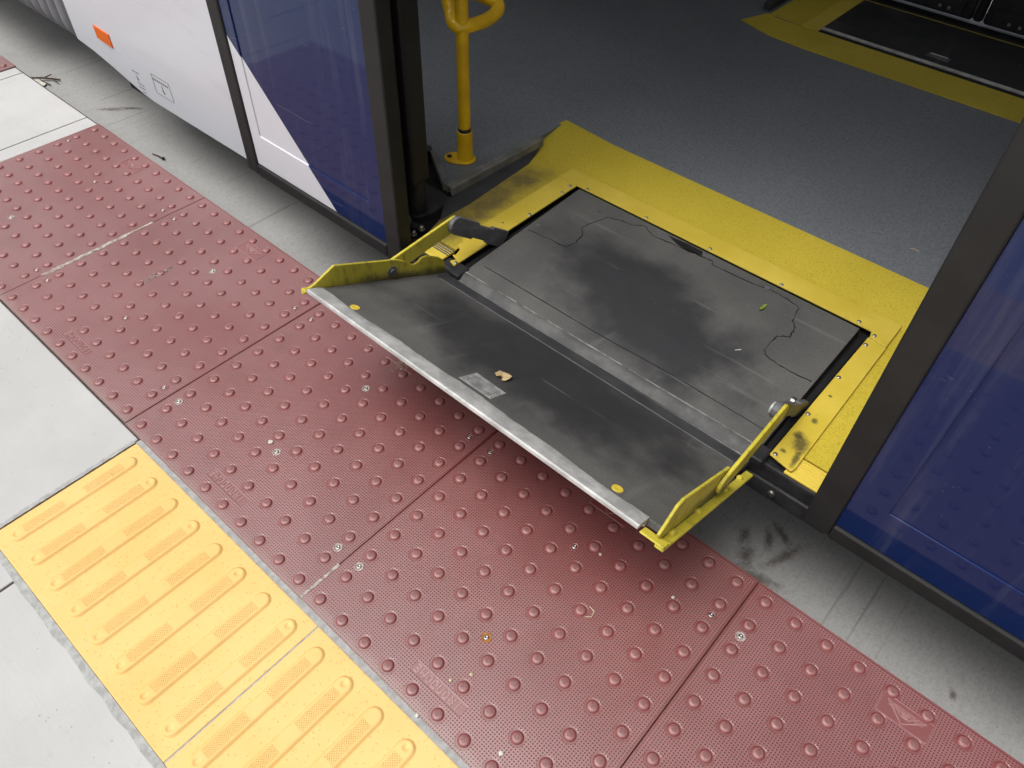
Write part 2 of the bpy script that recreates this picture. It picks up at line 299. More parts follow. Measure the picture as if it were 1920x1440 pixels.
def glass():
    n = N('window_glass'); t = n.t.nodes.new('ShaderNodeBsdfTransparent'); t.inputs[0].default_value = (0.68, 0.69, 0.70, 1)
    n.done((0.02, 0.02, 0.022), 0.03, 0, None, 0.5); mx = n.t.nodes.new('ShaderNodeMixShader'); mx.inputs[0].default_value = 0.06
    n.t.links.new(t.outputs[0], mx.inputs[1]); n.t.links.new(n.b.outputs[0], mx.inputs[2]); n.t.links.new(mx.outputs[0], n.out.inputs[0]); MT['window_glass'] = n.m
glass()

# ------------------------------------------------------------------ geometry helpers
def wloc(o):
    v = Vector(o.location)
    while o.parent: o = o.parent; v += Vector(o.location)
    return v
def mk(name, me, mat, parent=None, loc=None):
    o = bpy.data.objects.new(name, me); COL.objects.link(o)
    if mat: 
        if not me.materials: me.materials.append(MT[mat])
    if parent: o.parent = parent
    if loc is not None: o.location = Vector(loc) - (wloc(parent) if parent else Vector())
    return o
def obj(name, bm, mat, parent=None, smooth=False, origin=None):
    """bm is in world coordinates; the object sits at origin (or at the parent's place)"""
    pw = wloc(parent) if parent else Vector()
    og = Vector(origin) if origin is not None else (Vector() if not parent else pw)
    bmesh.ops.recalc_face_normals(bm, faces=bm.faces)
    bmesh.ops.translate(bm, verts=bm.verts, vec=-og)
    me = bpy.data.meshes.new(name); bm.to_mesh(me); bm.free()
    if smooth:
        for p in me.polygons: p.use_smooth = True
        me.set_sharp_from_angle(angle=math.radians(38))
    return mk(name, me, mat, parent, og)
def empty(name, loc, label=None, cat=None, group=None, kind=None):
    o = bpy.data.objects.new(name, None); COL.objects.link(o); o.location = loc; tag(o, label, cat, group, kind); return o
def tag(o, label=None, cat=None, group=None, kind=None):
    for k, v in (('label', label), ('category', cat), ('group', group), ('kind', kind)):
        if v: o[k] = v
    return o
def box(x0, x1, y0, y1, z0, z1, bev=0.0, bm=None, seg=1):
    own = bm is None; b = bmesh.new()
    vs = [b.verts.new((x, y, z)) for x in (x0, x1) for y in (y0, y1) for z in (z0, z1)]
    for f in ((0, 1, 3, 2), (4, 6, 7, 5), (0, 4, 5, 1), (2, 3, 7, 6), (0, 2, 6, 4), (1, 5, 7, 3)): b.faces.new([vs[i] for i in f])
    if bev: bmesh.ops.bevel(b, geom=b.edges[:], offset=bev, segments=seg, affect='EDGES', profile=0.6)
    if own: return b
    join(bm, b); return bm
def join(bm, b):
    me = bpy.data.meshes.new('tmp'); b.to_mesh(me); b.free(); bm.from_mesh(me); bpy.data.meshes.remove(me)
def prism(pts, axis, a, b_, bev=0.0, bm=None, seg=1):
    """polygon pts in the plane normal to axis, extruded from a to b_"""
    b = bmesh.new()
    def v3(p, t): return {'x': (t, p[0], p[1]), 'y': (p[0], t, p[1]), 'z': (p[0], p[1], t)}[axis]
    lo = [b.verts.new(v3(p, a)) for p in pts]; hi = [b.verts.new(v3(p, b_)) for p in pts]
    b.faces.new(lo); b.faces.new(hi[::-1]); n = len(pts)
    for i in range(n): b.faces.new((lo[i], hi[i], hi[(i + 1) % n], lo[(i + 1) % n]))
    bmesh.ops.recalc_face_normals(b, faces=b.faces)
    if bev: bmesh.ops.bevel(b, geom=b.edges[:], offset=bev, segments=seg, affect='EDGES', profile=0.6)
    if bm is None: return b
    join(bm, b); return bm
def sheet(pts, th=0.002, bm=None):
    """a thin solid following 3-D polygon pts (extruded down by th)"""
    b = bmesh.new(); lo = [b.verts.new((p[0], p[1], p[2] - th)) for p in pts]; hi = [b.verts.new(p) for p in pts]; n = len(pts)
    b.faces.new(lo); b.faces.new(hi[::-1])
    for i in range(n): b.faces.new((lo[i], hi[i], hi[(i + 1) % n], lo[(i + 1) % n]))
    if bm is None: return b
    join(bm, b); return bm
def tube(path, r, bm=None, seg=12, caps=True):
    b = bmesh.new(); pts = [Vector(p) for p in path]; rings = []; up = None
    for i, p in enumerate(pts):
        d = (pts[min(i + 1, len(pts) - 1)] - pts[max(i - 1, 0)]).normalized()
        if up is None: up = Vector((0, 0, 1)) if abs(d.z) < 0.9 else Vector((1, 0, 0))
        s = d.cross(up).normalized(); up = s.cross(d).normalized(); rr = r[i] if isinstance(r, (list, tuple)) else r
        rings.append([b.verts.new(p + (s * math.cos(a) + up * math.sin(a)) * rr) for a in [2 * math.pi * k / seg for k in range(seg)]])
    for a, c in zip(rings, rings[1:]):
        for k in range(seg): b.faces.new((a[k], a[(k + 1) % seg], c[(k + 1) % seg], c[k]))
    if caps: b.faces.new(rings[0][::-1]); b.faces.new(rings[-1])
    if bm is None: return b
    join(bm, b); return bm
def lathe(prof, c=(0, 0, 0), axis='z', seg=16, bm=None):
    """prof: (radius, height) pairs from bottom to top; closed by fans where the radius is 0"""
    b = bmesh.new(); rings = []
    def pt(x, y, h):
        q = {'z': (x, y, h), 'y': (x, h, y), 'x': (h, x, y)}[axis]; return (c[0] + q[0], c[1] + q[1], c[2] + q[2])
    for r, h in prof:
        rings.append([b.verts.new(pt(0, 0, h))] if r == 0 else [b.verts.new(pt(r * math.cos(2 * math.pi * k / seg), r * math.sin(2 * math.pi * k / seg), h)) for k in range(seg)])
    for a, d in zip(rings, rings[1:]):
        for k in range(seg):
            k2 = (k + 1) % seg
            if len(a) == 1 and len(d) == 1: continue
            if len(a) == 1: b.faces.new((a[0], d[k], d[k2]))
            elif len(d) == 1: b.faces.new((a[k], a[k2], d[0]))
            else: b.faces.new((a[k], a[k2], d[k2], d[k]))
    if bm is None: return b
    join(bm, b); return bm
def smooth_path(pts, n=8):
    pts = [Vector(p) for p in pts]; out = []
    for i in range(len(pts) - 1):
        p0, p1, p2, p3 = pts[max(i - 1, 0)], pts[i], pts[i + 1], pts[min(i + 2, len(pts) - 1)]
        for k in range(n):
            t = k / n; out.append(0.5 * ((2 * p1) + (p2 - p0) * t + (2 * p0 - 5 * p1 + 4 * p2 - p3) * t * t + (3 * p1 - p0 - 3 * p2 + p3) * t ** 3))
    out.append(pts[-1]); return out
def ribbon(pts, wdt, z, th=0.0008, bm=None, wob=0.0):
    """narrow raised line following pts (x, y) on a level surface at z"""
    b = bmesh.new(); L = []; n = len(pts)
    for i in range(n):
        p = Vector(pts[i]); d = (Vector(pts[min(i + 1, n - 1)]) - Vector(pts[max(i - 1, 0)])).normalized(); s = Vector((-d.y, d.x)) * wdt * 0.5 * (1 + random.uniform(-wob, wob))
        L.append([b.verts.new((p.x + s.x, p.y + s.y, z)), b.verts.new((p.x + s.x, p.y + s.y, z + th)), b.verts.new((p.x - s.x, p.y - s.y, z + th)), b.verts.new((p.x - s.x, p.y - s.y, z))])
    for a, c in zip(L, L[1:]):
        for k in range(4): b.faces.new((a[k], a[(k + 1) % 4], c[(k + 1) % 4], c[k]))
    b.faces.new(L[0]); b.faces.new(L[-1][::-1])
    if bm is None: return b
    join(bm, b); return bm
def share(o, parent, loc, rot=(0, 0, 0), name=None):
    c = o.copy(); COL.objects.link(c); c.parent = parent; c.location = loc; c.rotation_euler = rot
    if name: c.name = name
    return c

# ------------------------------------------------------------------ setting: road and platform
T = 0.6096
ROAD = -0.25
b = bmesh.new(); S = 400
vs = [b.verts.new(p) for p in ((-S, -S, ROAD), (S, -S, ROAD), (S, S, ROAD), (-S, S, ROAD))]; b.faces.new(vs)
road = obj('road', b, 'road_concrete'); tag(road, 'grey brushed concrete bus lane beside the platform edge', kind='structure')
b = box(-14, 12, -4.5, T + 0.004, ROAD, -0.02)
platform = obj('platform', b, 'kerb_concrete'); tag(platform, 'raised boarding platform with tactile edge tiles', kind='structure')
DT = -0.0035
b = box(-14, 12, -0.6, T, -0.02, -0.006); obj('joint_bed', b, 'joint_dirt', platform)

def slab(pts, seed):
    b = prism(pts, 'z', -0.0195, DT, 0.003, seg=2); return obj('concrete_slab', b, 'concrete', platform)
YL0, YL1 = -0.312, -0.004            # yellow tile rows, across the platform
slab([(-14, -4.5), (-2.12, -4.5), (-2.12, 0.003), (-14, 0.003)], 1)
slab([(-2.115, -4.5), (-0.418, -4.5), (-0.418, -0.3215), (-0.551, -0.3215), (-0.551, 0.0045), (-2.115, 0.0045)], 2)
slab([(-0.413, -4.5), (1.9, -4.5), (1.9, -0.3215), (-0.413, -0.3215)], 3)
slab([(1.905, -4.5), (12, -4.5), (12, 0.003), (1.905, 0.003)], 4)
for x0, x1 in ((-2.412, -2.357), (-2.353, -1.902), (-1.898, -1.832)): slab([(x0, -0.002), (x1, -0.002), (x1, T - 0.004), (x0, T - 0.004)], 5)
# irregular mortar round the yellow tiles
def mortar(p0, p1, side, wd, z):
    n = 60; b = bmesh.new(); a0, a1 = Vector(p0), Vector(p1); d = (a1 - a0).normalized(); s = Vector((-d.y, d.x)) * side; prev = None
    for i in range(n + 1):
        q = a0.lerp(a1, i / n); e = q + s * wd * random.uniform(0.78, 1.12)
        cur = [b.verts.new((q.x, q.y, z - 0.004)), b.verts.new((q.x, q.y, z + random.uniform(-0.0006, 0.0008))), b.verts.new((e.x, e.y, z - 0.0016)), b.verts.new((e.x, e.y, z - 0.004))]
        if prev:
            for k in range(4): b.faces.new((prev[k], prev[(k + 1) % 4], cur[(k + 1) % 4], cur[k]))
        else: b.faces.new(cur)
        prev = cur
    b.faces.new(prev[::-1]); return obj('mortar_joint', b, 'grout', platform, smooth=True)
mortar((-0.545, -0.0042), (1.9, -0.0042), 1, 0.0155, -0.0014)
mortar((1.9, YL0 - 0.0005), (-0.547, YL0 - 0.0005), 1, 0.0145, -0.0010)
mortar((-0.5452, YL0), (-0.5452, -0.004), 1, 0.0115, -0.0010)
for k in range(1, 4):
    xj = -0.5415 + k * (T + 0.001) - 0.0005; obj('tile_joint_fill', ribbon([(xj, YL0 + 0.308 * q / 30) for q in range(31)], 0.0030, -0.006, 0.0046, wob=0.2), 'grout', platform)

# red tactile tiles ---------------------------------------------------------
tile_bm = prism([(0.001, 0.008), (T - 0.001, 0.008), (T - 0.001, T), (0.001, T)], 'z', -0.0055, 0.0, 0.0006, seg=1)
tile_me = bpy.data.meshes.new('tactile_tile'); tile_bm.to_mesh(tile_me); tile_bm.free(); tile_me.materials.append(MT['red_tile'])
dome_prof = [(0.0116, -0.0004), (0.0113, 0.0006), (0.0106, 0.0020), (0.0094, 0.0034), (0.0076, 0.0044), (0.0054, 0.0049), (0.003, 0.0051), (0, 0.0051)]
db = lathe(dome_prof, seg=20); dome_me = bpy.data.meshes.new('dome'); db.to_mesh(dome_me); db.free(); dome_me.materials.append(MT['red_dome'])
for p in dome_me.polygons: p.use_smooth = True
# screws
sb = lathe([(0.0058, -0.0003), (0.0056, 0.0010), (0.0042, 0.0019), (0.0022, 0.0022), (0.0018, 0.0012), (0, 0.0012)], seg=14)
screw_me = bpy.data.meshes.new('screw'); sb.to_mesh(screw_me); sb.free(); screw_me.materials.append(MT['steel'])
wb = lathe([(0.0098, -0.0002), (0.0095, 0.0007), (0.0078, 0.0009), (0.006, 0.0002), (0, 0.0002)], seg=18)
washer_me = bpy.data.meshes.new('screw_seat'); wb.to_mesh(washer_me); wb.free(); washer_me.materials.append(MT['red_dome'])
washer2_me = washer_me.copy(); washer2_me.materials[0] = MT['washer']; rust_me = washer_me.copy(); rust_me.materials[0] = MT['rust']
for p in screw_me.polygons: p.use_smooth = True
# stencil-like block capitals: polylines on a 1 x 1 cell
GLY = {'I': [[(.5, 0), (.5, 1)]], 'R': [[(.1, 0), (.1, 1), (.9, 1), (.9, .5), (.1, .5)], [(.5, .5), (.9, 0)]], 'O': [[(.1, 0), (.9, 0), (.9, 1), (.1, 1), (.1, 0)]], 'N': [[(.1, 0), (.1, 1), (.9, 1), (.9, 0)]],
       'D': [[(.1, .45), (.1, 0), (.9, 0), (.9, 1), (.1, 1)]], 'M': [[(.0, 0), (.0, 1), (.5, .35), (1., 1), (1., 0)]], 'E': [[(.9, 1), (.1, 1), (.1, 0), (.9, 0)], [(.1, .5), (.8, .5)]]}
gb = bmesh.new(); adv = 0.0136; x_ = -adv * 4 + 0.004
for ch in 'IRONDOME':
    for pl in GLY[ch]:
        for p, q in zip(pl, pl[1:]):
            d = (Vector(q) - Vector(p)).normalized() * 0.08
            ribbon([(x_ + (p[0] - d.x) * 0.0098, (p[1] - d.y - 0.5) * 0.0130), (x_ + (q[0] + d.x) * 0.0098, (q[1] + d.y - 0.5) * 0.0130)], 0.0023, -0.0002, 0.0013, gb)
    x_ += adv
bmesh.ops.recalc_face_normals(gb, faces=gb.faces); letter_me = bpy.data.meshes.new('lettering'); gb.to_mesh(letter_me); gb.free(); letter_me.materials.append(MT['red_letter'])
ring_me_b = lathe([(0.0022, 0), (0.0022, 0.0007), (0.0014, 0.0007), (0.0014, 0)], seg=12); ring_me = bpy.data.meshes.new('mark'); ring_me_b.to_mesh(ring_me); ring_me_b.free(); ring_me.materials.append(MT['red_letter'])
# logo: pad outline with a triangular peak and stripes
lb = bmesh.new()
for pl in ([(-0.043, -0.019), (0.043, -0.019), (0.043, 0.019), (-0.043, 0.019), (-0.043, -0.019)],): ribbon(pl, 0.0014, 0, 0.0007, lb)
ribbon([(-0.033, 0.012), (0.0, -0.016), (0.033, 0.012)], 0.0026, 0, 0.0011, lb)
ribbon([(-0.020, 0.010), (-0.006, -0.004)], 0.0018, 0, 0.0009, lb); ribbon([(0.020, 0.010), (0.006, -0.004)], 0.0018, 0, 0.0009, lb)
prism([(-0.005, -0.004), (0.005, -0.004), (0.008, 0.006), (-0.008, 0.006)], 'z', 0, 0.0014, 0.0004, lb)
for q in range(3): ribbon([(-0.033 + q * 0.002, 0.0105 - q * 0.0035), (0.033 - q * 0.002, 0.0105 - q * 0.0035)], 0.0012, 0, 0.0008, lb)
bmesh.ops.recalc_face_normals(lb, faces=lb.faces); logo_me = bpy.data.meshes.new('logo'); lb.to_mesh(logo_me); lb.free(); logo_me.materials.append(MT['red_letter'])

tiles = []
for i in list(range(-3, 4)) + [-5, -6]:
    X0 = i * T if i > -4 else -2.4135 + (i + 4) * T
    t = bpy.data.objects.new('tactile_tile', tile_me); COL.objects.link(t); t.parent = platform; t.location = (X0, random.uniform(-0.0008, 0.0008), random.uniform(-0.0006, 0.0004)); tiles.append((i, t, X0))
cw = mw.inverted(); fpx = 1442.64 * 1024 / 1920
cand = []
for i, t, X0 in tiles:
    for a in range(10):
        for c in range(10):
            wp = Vector((X0 + (a + 0.5) * P, (c + 0.5) * P, 0)); q = cw @ wp
            u = 512 + fpx * q.x / -q.z; v = 384 - fpx * q.y / -q.z
            vis = -q.z > 0 and -8 < u < 1032 and -8 < v < 776
            cand.append(((0 if vis else 1, -q.z), i, t, a, c))
cand.sort(key=lambda r: r[0])
rest = {}
for r, (key, i, t, a, c) in enumerate(cand):
    l = ((a + 0.5) * P, (c + 0.5) * P, 0)
    if r < 300:
        d = bpy.data.objects.new('dome', dome_me); COL.objects.link(d); d.parent = t; d.location = l; d.rotation_euler = (0, 0, 0.03 * random.uniform(-1, 1)); d.scale = (1, 1, random.uniform(0.80, 0.94))
    else: rest.setdefault(t.name, (t, []))[1].append(l)
for t, ls in rest.values():
    b = bmesh.new()
    for l in ls: lathe(dome_prof, l, seg=14, bm=b)
    me = bpy.data.meshes.new('dome_field'); b.to_mesh(me); b.free(); me.materials.append(MT['red_dome'])
    for p in me.polygons: p.use_smooth = True
    d = bpy.data.objects.new('dome_field', me); COL.objects.link(d); d.parent = t; d['kind'] = 'stuff'
for i, t, X0 in tiles:
    for q, (sx, sy) in enumerate(((0.305, 0.183), (0.305, 0.431), (0.0305, 0.122), (0.0305, 0.490), (0.5785, 0.122), (0.5785, 0.490))):
        bright = (i, q) in ((-1, 0), (-1, 1), (-2, 1), (1, 3), (0, 4), (0, 2))
        wm = rust_me if (i, q) == (0, 0) else (washer2_me if bright or random.random() < 0.08 else washer_me)
        w_ = bpy.data.objects.new('screw_seat', wm); COL.objects.link(w_); w_.parent = t; w_.location = (sx + random.uniform(-.001, .001), sy + random.uniform(-.001, .001), 0)
        s_ = bpy.data.objects.new('screw', screw_me); COL.objects.link(s_); s_.parent = t; s_.location = w_.location; s_.scale = (0.85, 0.85, 0.8)
    for nm, me, lo, rt in (('lettering', letter_me, (0.305, 0.0625, 0.0), math.pi), ('trademark_ring', ring_me, (0.243, 0.056, 0.0), 0), ('logo', logo_me, (0.307, 0.552, 0.0), 0)):
        o = bpy.data.objects.new(nm, me); COL.objects.link(o); o.parent = t; o.location = lo; o.rotation_euler = (0, 0, rt)
# pale sealant squeezed out of two of the joints
def caulk(x, y0, y1, wd):
    pts = [(x + random.uniform(-0.0012, 0.0012), y0 + (y1 - y0) * k / 40) for k in range(41)]
    obj('joint_sealant', ribbon(pts, wd, -0.004, 0.0046, wob=0.25), 'caulk', platform)
caulk(-2 * T, 0.12, 0.44, 0.007); caulk(0.0, 0.01, 0.10, 0.006); caulk(-2 * T + 0.006, 0.13, 0.36, 0.004)
# pale scuff smeared over the red tile left of the ramp
b = bmesh.new()
for k in range(150):
    t_ = random.random(); wd = 0.010 * (1 - abs(t_ - 0.45) * 1.2); cx = -1.004 + random.gauss(0, wd * 0.6); cy = 0.265 + 0.105 * t_; r = random.uniform(0.0006, 0.0020)
    pts = [(cx + r * math.cos(a) * random.uniform(.6, 1.3), cy + r * 1.6 * math.sin(a) * random.uniform(.6, 1.3), 0.0009) for a in [2 * math.pi * j / 6 for j in range(6)]]
    sheet(pts, 0.0007, b)
sc_ = obj('scuff_mark', b, 'caulk', platform); sc_['kind'] = 'stuff'

# yellow guide tiles -----------------------------------------------------------
yt_b = prism([(0.001, 0), (T - 0.001, 0), (T - 0.001, 0.308), (0.001, 0.308)], 'z', -0.010, 0.0, 0.0018, seg=2)
yt_me = bpy.data.meshes.new('guide_tile'); yt_b.to_mesh(yt_me); yt_b.free(); yt_me.materials.append(MT['yellow_tile'])
def bar_mesh(name, holes):
    hw, hl = 0.0190, 0.134; nx, ny = 20, 140; b = bmesh.new(); g = []
    def sm(a, c, v): t_ = max(0, min(1, (v - a) / (c - a))); return t_ * t_ * (3 - 2 * t_)
    for j in range(ny + 1):
        row = []
        for i in range(nx + 1):
            x = -hw + 2 * hw * i / nx; y = -hl + 2 * hl * j / ny; cy = max(-(hl - hw), min(hl - hw, y)); r = math.hypot(x, y - cy)
            h = 0.0052 * sm(hw - 0.0005, hw - 0.0065, r) - 0.0003
            for hy in holes: h -= 0.0022 * sm(0.0062, 0.0040, math.hypot(x, y - hy))
            row.append(b.verts.new((x, y, h)))
        g.append(row)
    for j in range(ny):
        for i in range(nx): b.faces.new((g[j][i], g[j][i + 1], g[j + 1][i + 1], g[j + 1][i]))
    me = bpy.data.meshes.new(name); b.to_mesh(me); b.free(); me.materials.append(MT['yellow_bar'])
    for p in me.polygons: p.use_smooth = True
    return me
bar_a, bar_b = bar_mesh('raised_bar', (-0.118, 0.118)), bar_mesh('raised_bar', (-0.118,))
for k in range(4):
    t = bpy.data.objects.new('guide_tile', yt_me); COL.objects.link(t); t.parent = platform; t.location = (-0.5415 + k * (T + 0.001), YL0, 0.0003 * (k % 2) - (0.0002))
    for q in range(8):
        o = bpy.data.objects.new('raised_bar', bar_a if q % 2 else bar_b); COL.objects.link(o); o.parent = t; o.location = (0.0381 + q * 0.0762, 0.154, 0.0)

# ------------------------------------------------------------------ the bus
FL, FZ = 0.145, 0.120            # aisle floor height, ramp frame height
bus = empty('city_bus', (0, 2.05, ROAD), 'blue and white articulated city bus with its doors open and its boarding ramp half raised', 'bus')
LY = 0.740                        # outer face of the opened door leaves
BY = 0.800                        # body side
# body side panels
side = obj('side_panel', prism([(-2.265, 0.083), (-2.16, 0.073), (-2.062, 0.057), (-1.95, 0.034), (-1.86, 0.017), (-1.80, 0.012), (-1.27, 0.016), (-0.63, 0.018), (-0.63, 0.95), (-2.265, 0.95)], 'y', BY, BY + 0.03, 0.002), 'bus_white', bus)
side['label'] = 'white body panel with orange reflector and rising lower edge'
obj('side_panel', prism([(0.66, 0.018), (6.5, 0.018), (6.5, 0.95), (0.66, 0.95)], 'y', BY, BY + 0.03, 0.002), 'bus_white', bus)
for x0, x1 in ((-2.265, -0.63), (0.66, 6.5)):
    obj('window', box(x0, x1, BY + 0.004, BY + 0.012, 0.9505, 2.25), 'window_glass', bus); obj('upper_panel', box(x0, x1, BY, BY + 0.03, 2.251, 2.75, 0.002), 'bus_white', bus)
obj('door_header', box(-0.629, 0.659, BY, BY + 0.20, 2.20, 2.75, 0.002), 'pillar_grey', bus)
obj('roof', box(-2.265, 6.5, BY, 3.30, 2.752, 2.82, 0.01), 'bus_white', bus)
obj('ceiling', box(-2.26, 6.4, BY + 0.035, 3.24, 2.30, 2.33), 'roof_grey', bus)
obj('rear_bulkhead', box(-2.264, -2.22, BY + 0.032, 3.24, 0.15, 2.75), 'roof_grey', bus)
obj('end_bulkhead', box(6.41, 6.46, BY + 0.032, 3.24, 0.0, 0.85), 'roof_grey', bus); obj('windscreen', box(6.43, 6.44, BY + 0.032, 3.24, 0.851, 2.30), 'window_glass', bus)
obj('far_side_panel', box(-2.265, -0.62, 3.25, 3.28, 0.02, 0.95), 'bus_white', bus); obj('far_side_panel', box(0.62, 6.5, 3.25, 3.28, 0.02, 0.95), 'bus_white', bus)
obj('far_window', box(-2.265, -0.62, 3.255, 3.262, 0.951, 2.2), 'window_glass', bus); obj('far_window', box(0.62, 6.5, 3.255, 3.262, 0.951, 2.2), 'window_glass', bus)
obj('far_upper_panel', box(-2.265, 6.5, 3.25, 3.28, 2.201, 2.75), 'bus_white', bus)
obj('chassis', box(-2.1, 6.3, 0.86, 3.20, -0.06, 0.075), 'rubber_black', bus)
for wx in (3.9,):
    for wy in (0.86, 2.98):
        wh = obj('wheel', lathe([(0, -0.0), (0.27, 0.0), (0.42, 0.02), (0.47, 0.06), (0.47, 0.20), (0.42, 0.25), (0, 0.25)], (wx, wy, ROAD + 0.47), 'y', 32), 'rubber_black', bus, True)
# reflector and jacking decals
rf = obj('reflector', prism([(-2.075, 0.146), (-1.978, 0.139), (-1.978, 0.186), (-2.075, 0.190)], 'y', BY - 0.004, BY - 0.0002, 0.001), 'reflector_orange', bus); rf['label'] = 'orange rectangular side reflector'
def decal(name, quads):
    b = bmesh.new()
    for q in quads: prism(q, 'y', BY - 0.0008, BY - 0.0003, 0, b)
    return obj(name, b, 'ink', bus)
def rect(x0, x1, z0, z1): return [(x0, z0), (x1, z0), (x1, z1), (x0, z1)]
q = [rect(-1.893, -1.848, 0.0925, 0.0955), [(-1.872, 0.086), (-1.861, 0.068), (-1.873, 0.064)]]
for r_ in range(2):
    for k in range(4): q.append(rect(-1.879 + k * 0.011, -1.872 + k * 0.011, 0.053 - r_ * 0.013, 0.0565 - r_ * 0.013))
q.append(rect(-1.862, -1.840, 0.0275, 0.030)); decal('jacking_decal', q)
q = [rect(-1.757, -1.757 + 0.002, 0.062, 0.128), rect(-1.654, -1.652, 0.062, 0.128), rect(-1.755, -1.654, 0.1265, 0.128), rect(-1.755, -1.654, 0.062, 0.0635)]
for k in range(8): q.append(rect(-1.752 + k * 0.0117, -1.745 + k * 0.0117, 0.1085, 0.115))
q += [[(-1.709, 0.101), (-1.705, 0.101), (-1.703, 0.082), (-1.707, 0.082)], [(-1.711, 0.085), (-1.704, 0.074), (-1.696, 0.077), (-1.703, 0.087)]]; decal('jacking_decal', q)
# articulation bellows
bel = empty('bellows', (-2.7, 2.05, 0.05)); bel.parent = bus; bel.location = (-2.7, 0, 0.3); bel['label'] = 'grey folded rubber bellows of the articulated joint'
def ushape(x, y0, z0, r, top=2.6):
    p = [(x, y0, top), (x, y0, z0 + r)]
    for k in range(1, 9): a = math.pi / 2 * k / 8; p.append((x, y0 + r - r * math.cos(a), z0 + r - r * math.sin(a)))
    p.append((x, 3.24 - r, z0))
    for k in range(1, 9): a = math.pi / 2 * k / 8; p.append((x, 3.24 - r + r * math.sin(a), z0 + r - r * math.cos(a)))
    p.append((x, 3.24, top)); return p
for k in range(9):
    x = -2.315 - k * 0.078; obj('fold', tube(ushape(x, 0.842, 0.040, 0.07), 0.026, seg=10), 'bellows_rubber', bel, True)
b = bmesh.new(); pa = ushape(0, 0.885, 0.085, 0.06); prev = None
for p in pa:
    c = (b.verts.new((-2.27, p[1], p[2])), b.verts.new((-3.0, p[1], p[2])))
    if prev: b.faces.new((prev[0], c[0], c[1], prev[1]))
    prev = c
obj('inner_skin', b, 'bellows_gap', bel)
rear = obj('rear_section', box(-9, -3.0, BY, 3.28, 0.03, 2.82, 0.02), 'bus_white', bus)

# door leaves -------------------------------------------------------------------
def leaf(x0, x1, label):
    e = empty('door_leaf', (0, 0, 0)); e.parent = bus; e.location = Vector((0, 0, 0)) - Vector(bus.location); e['label'] = label
    r = 0.055; z0, z1 = 0.062, 2.12; xi0, xi1 = x0 + r, x1 - r; p0, p1 = xi0 + 0.042, xi1 - 0.052
    if x0 > 0: p0, p1 = xi0 + 0.064, xi1 - 0.042
    obj('core', box(x0 + 0.002, x1 - 0.002, LY + 0.012, LY + 0.036, z0 + 0.002, 0.95), 'pillar_grey', e)
    # skin: proud U-shaped frame round a shallow pressed panel whose lower ledge catches the sky
    obj('frame_skin', prism([(xi0 - 0.001, 0.100), (xi1 + 0.001, 0.100), (xi1 + 0.001, 0.95), (p1, 0.95), (p1, 0.2005), (p0, 0.2005), (p0, 0.95), (xi0 - 0.001, 0.95)], 'y', LY + 0.003, LY + 0.010, 0.0022, seg=2), 'livery_paint', e)
    obj('pressed_panel', box(p0 - 0.002, p1 + 0.002, LY + 0.0062, LY + 0.0115, 0.199, 0.949), 'livery_paint', e)
    obj('rubber_edge', box(x0, xi0 - 0.0012, LY - 0.002, LY + 0.040, z0, z1, 0.006, seg=3), 'rubber', e)
    obj('rubber_edge', box(xi1 + 0.0012, x1, LY - 0.002, LY + 0.040, z0, z1, 0.006, seg=3), 'rubber', e)
    obj('bottom_seal', box(xi0 - 0.001, xi1 + 0.001, LY - 0.003, LY + 0.034, z0 - 0.002, 0.0985, 0.006, seg=3), 'rubber', e)
    obj('top_rail', box(xi0, xi1, LY, LY + 0.034, 2.02, z1, 0.004), 'rubber', e)
    obj('window', box(xi0 - 0.001, xi1 + 0.001, LY + 0.012, LY + 0.018, 0.951, 2.019), 'window_glass', e)
    return e
lL = leaf(-1.163, -0.509, 'blue door leaf with white diagonal livery, slid open beside the doorway')
lR = leaf(0.609, 1.263, 'plain blue door leaf slid open on the near side of the doorway')

# doorway: floor pan, sill, pillar -------------------------------------------------
obj('floor_pan', box(-0.75, 0.95, 0.812, 1.50, 0.070, 0.100), 'rubber_black', bus)
sill = obj('sill', box(-0.62, 0.655, 0.772, 0.811, 0.030, 0.106, 0.006, seg=2), 'black_metal', bus)
obj('sill_lip', box(-0.60, 0.655, 0.762, 0.7715, 0.030, 0.072, 0.004, seg=2), 'black_metal', bus)
for x in (-0.45, 0.535): obj('sill_bolt', lathe([(0.008, 0.0), (0.007, -0.004), (0, -0.005)], (x, 0.7618, 0.052), 'y', 10), 'steel', bus, True)
# aisle floor
fl = obj('floor', sheet([(-2.2, 1.10, FL), (-0.76, 1.095, FL), (-0.721, 1.067, FL), (-0.586, 0.982, FL), (-0.574, 1.345, FL), (-0.572, 1.462, FL), (0.80, 1.462, FL), (0.80, 0.83, FL), (6.3, 0.83, FL), (6.3, 3.22, FL), (-2.2, 3.22, FL)], 0.02), 'floor_vinyl', bus)
fl['label'] = 'speckled blue grey vinyl bus floor'
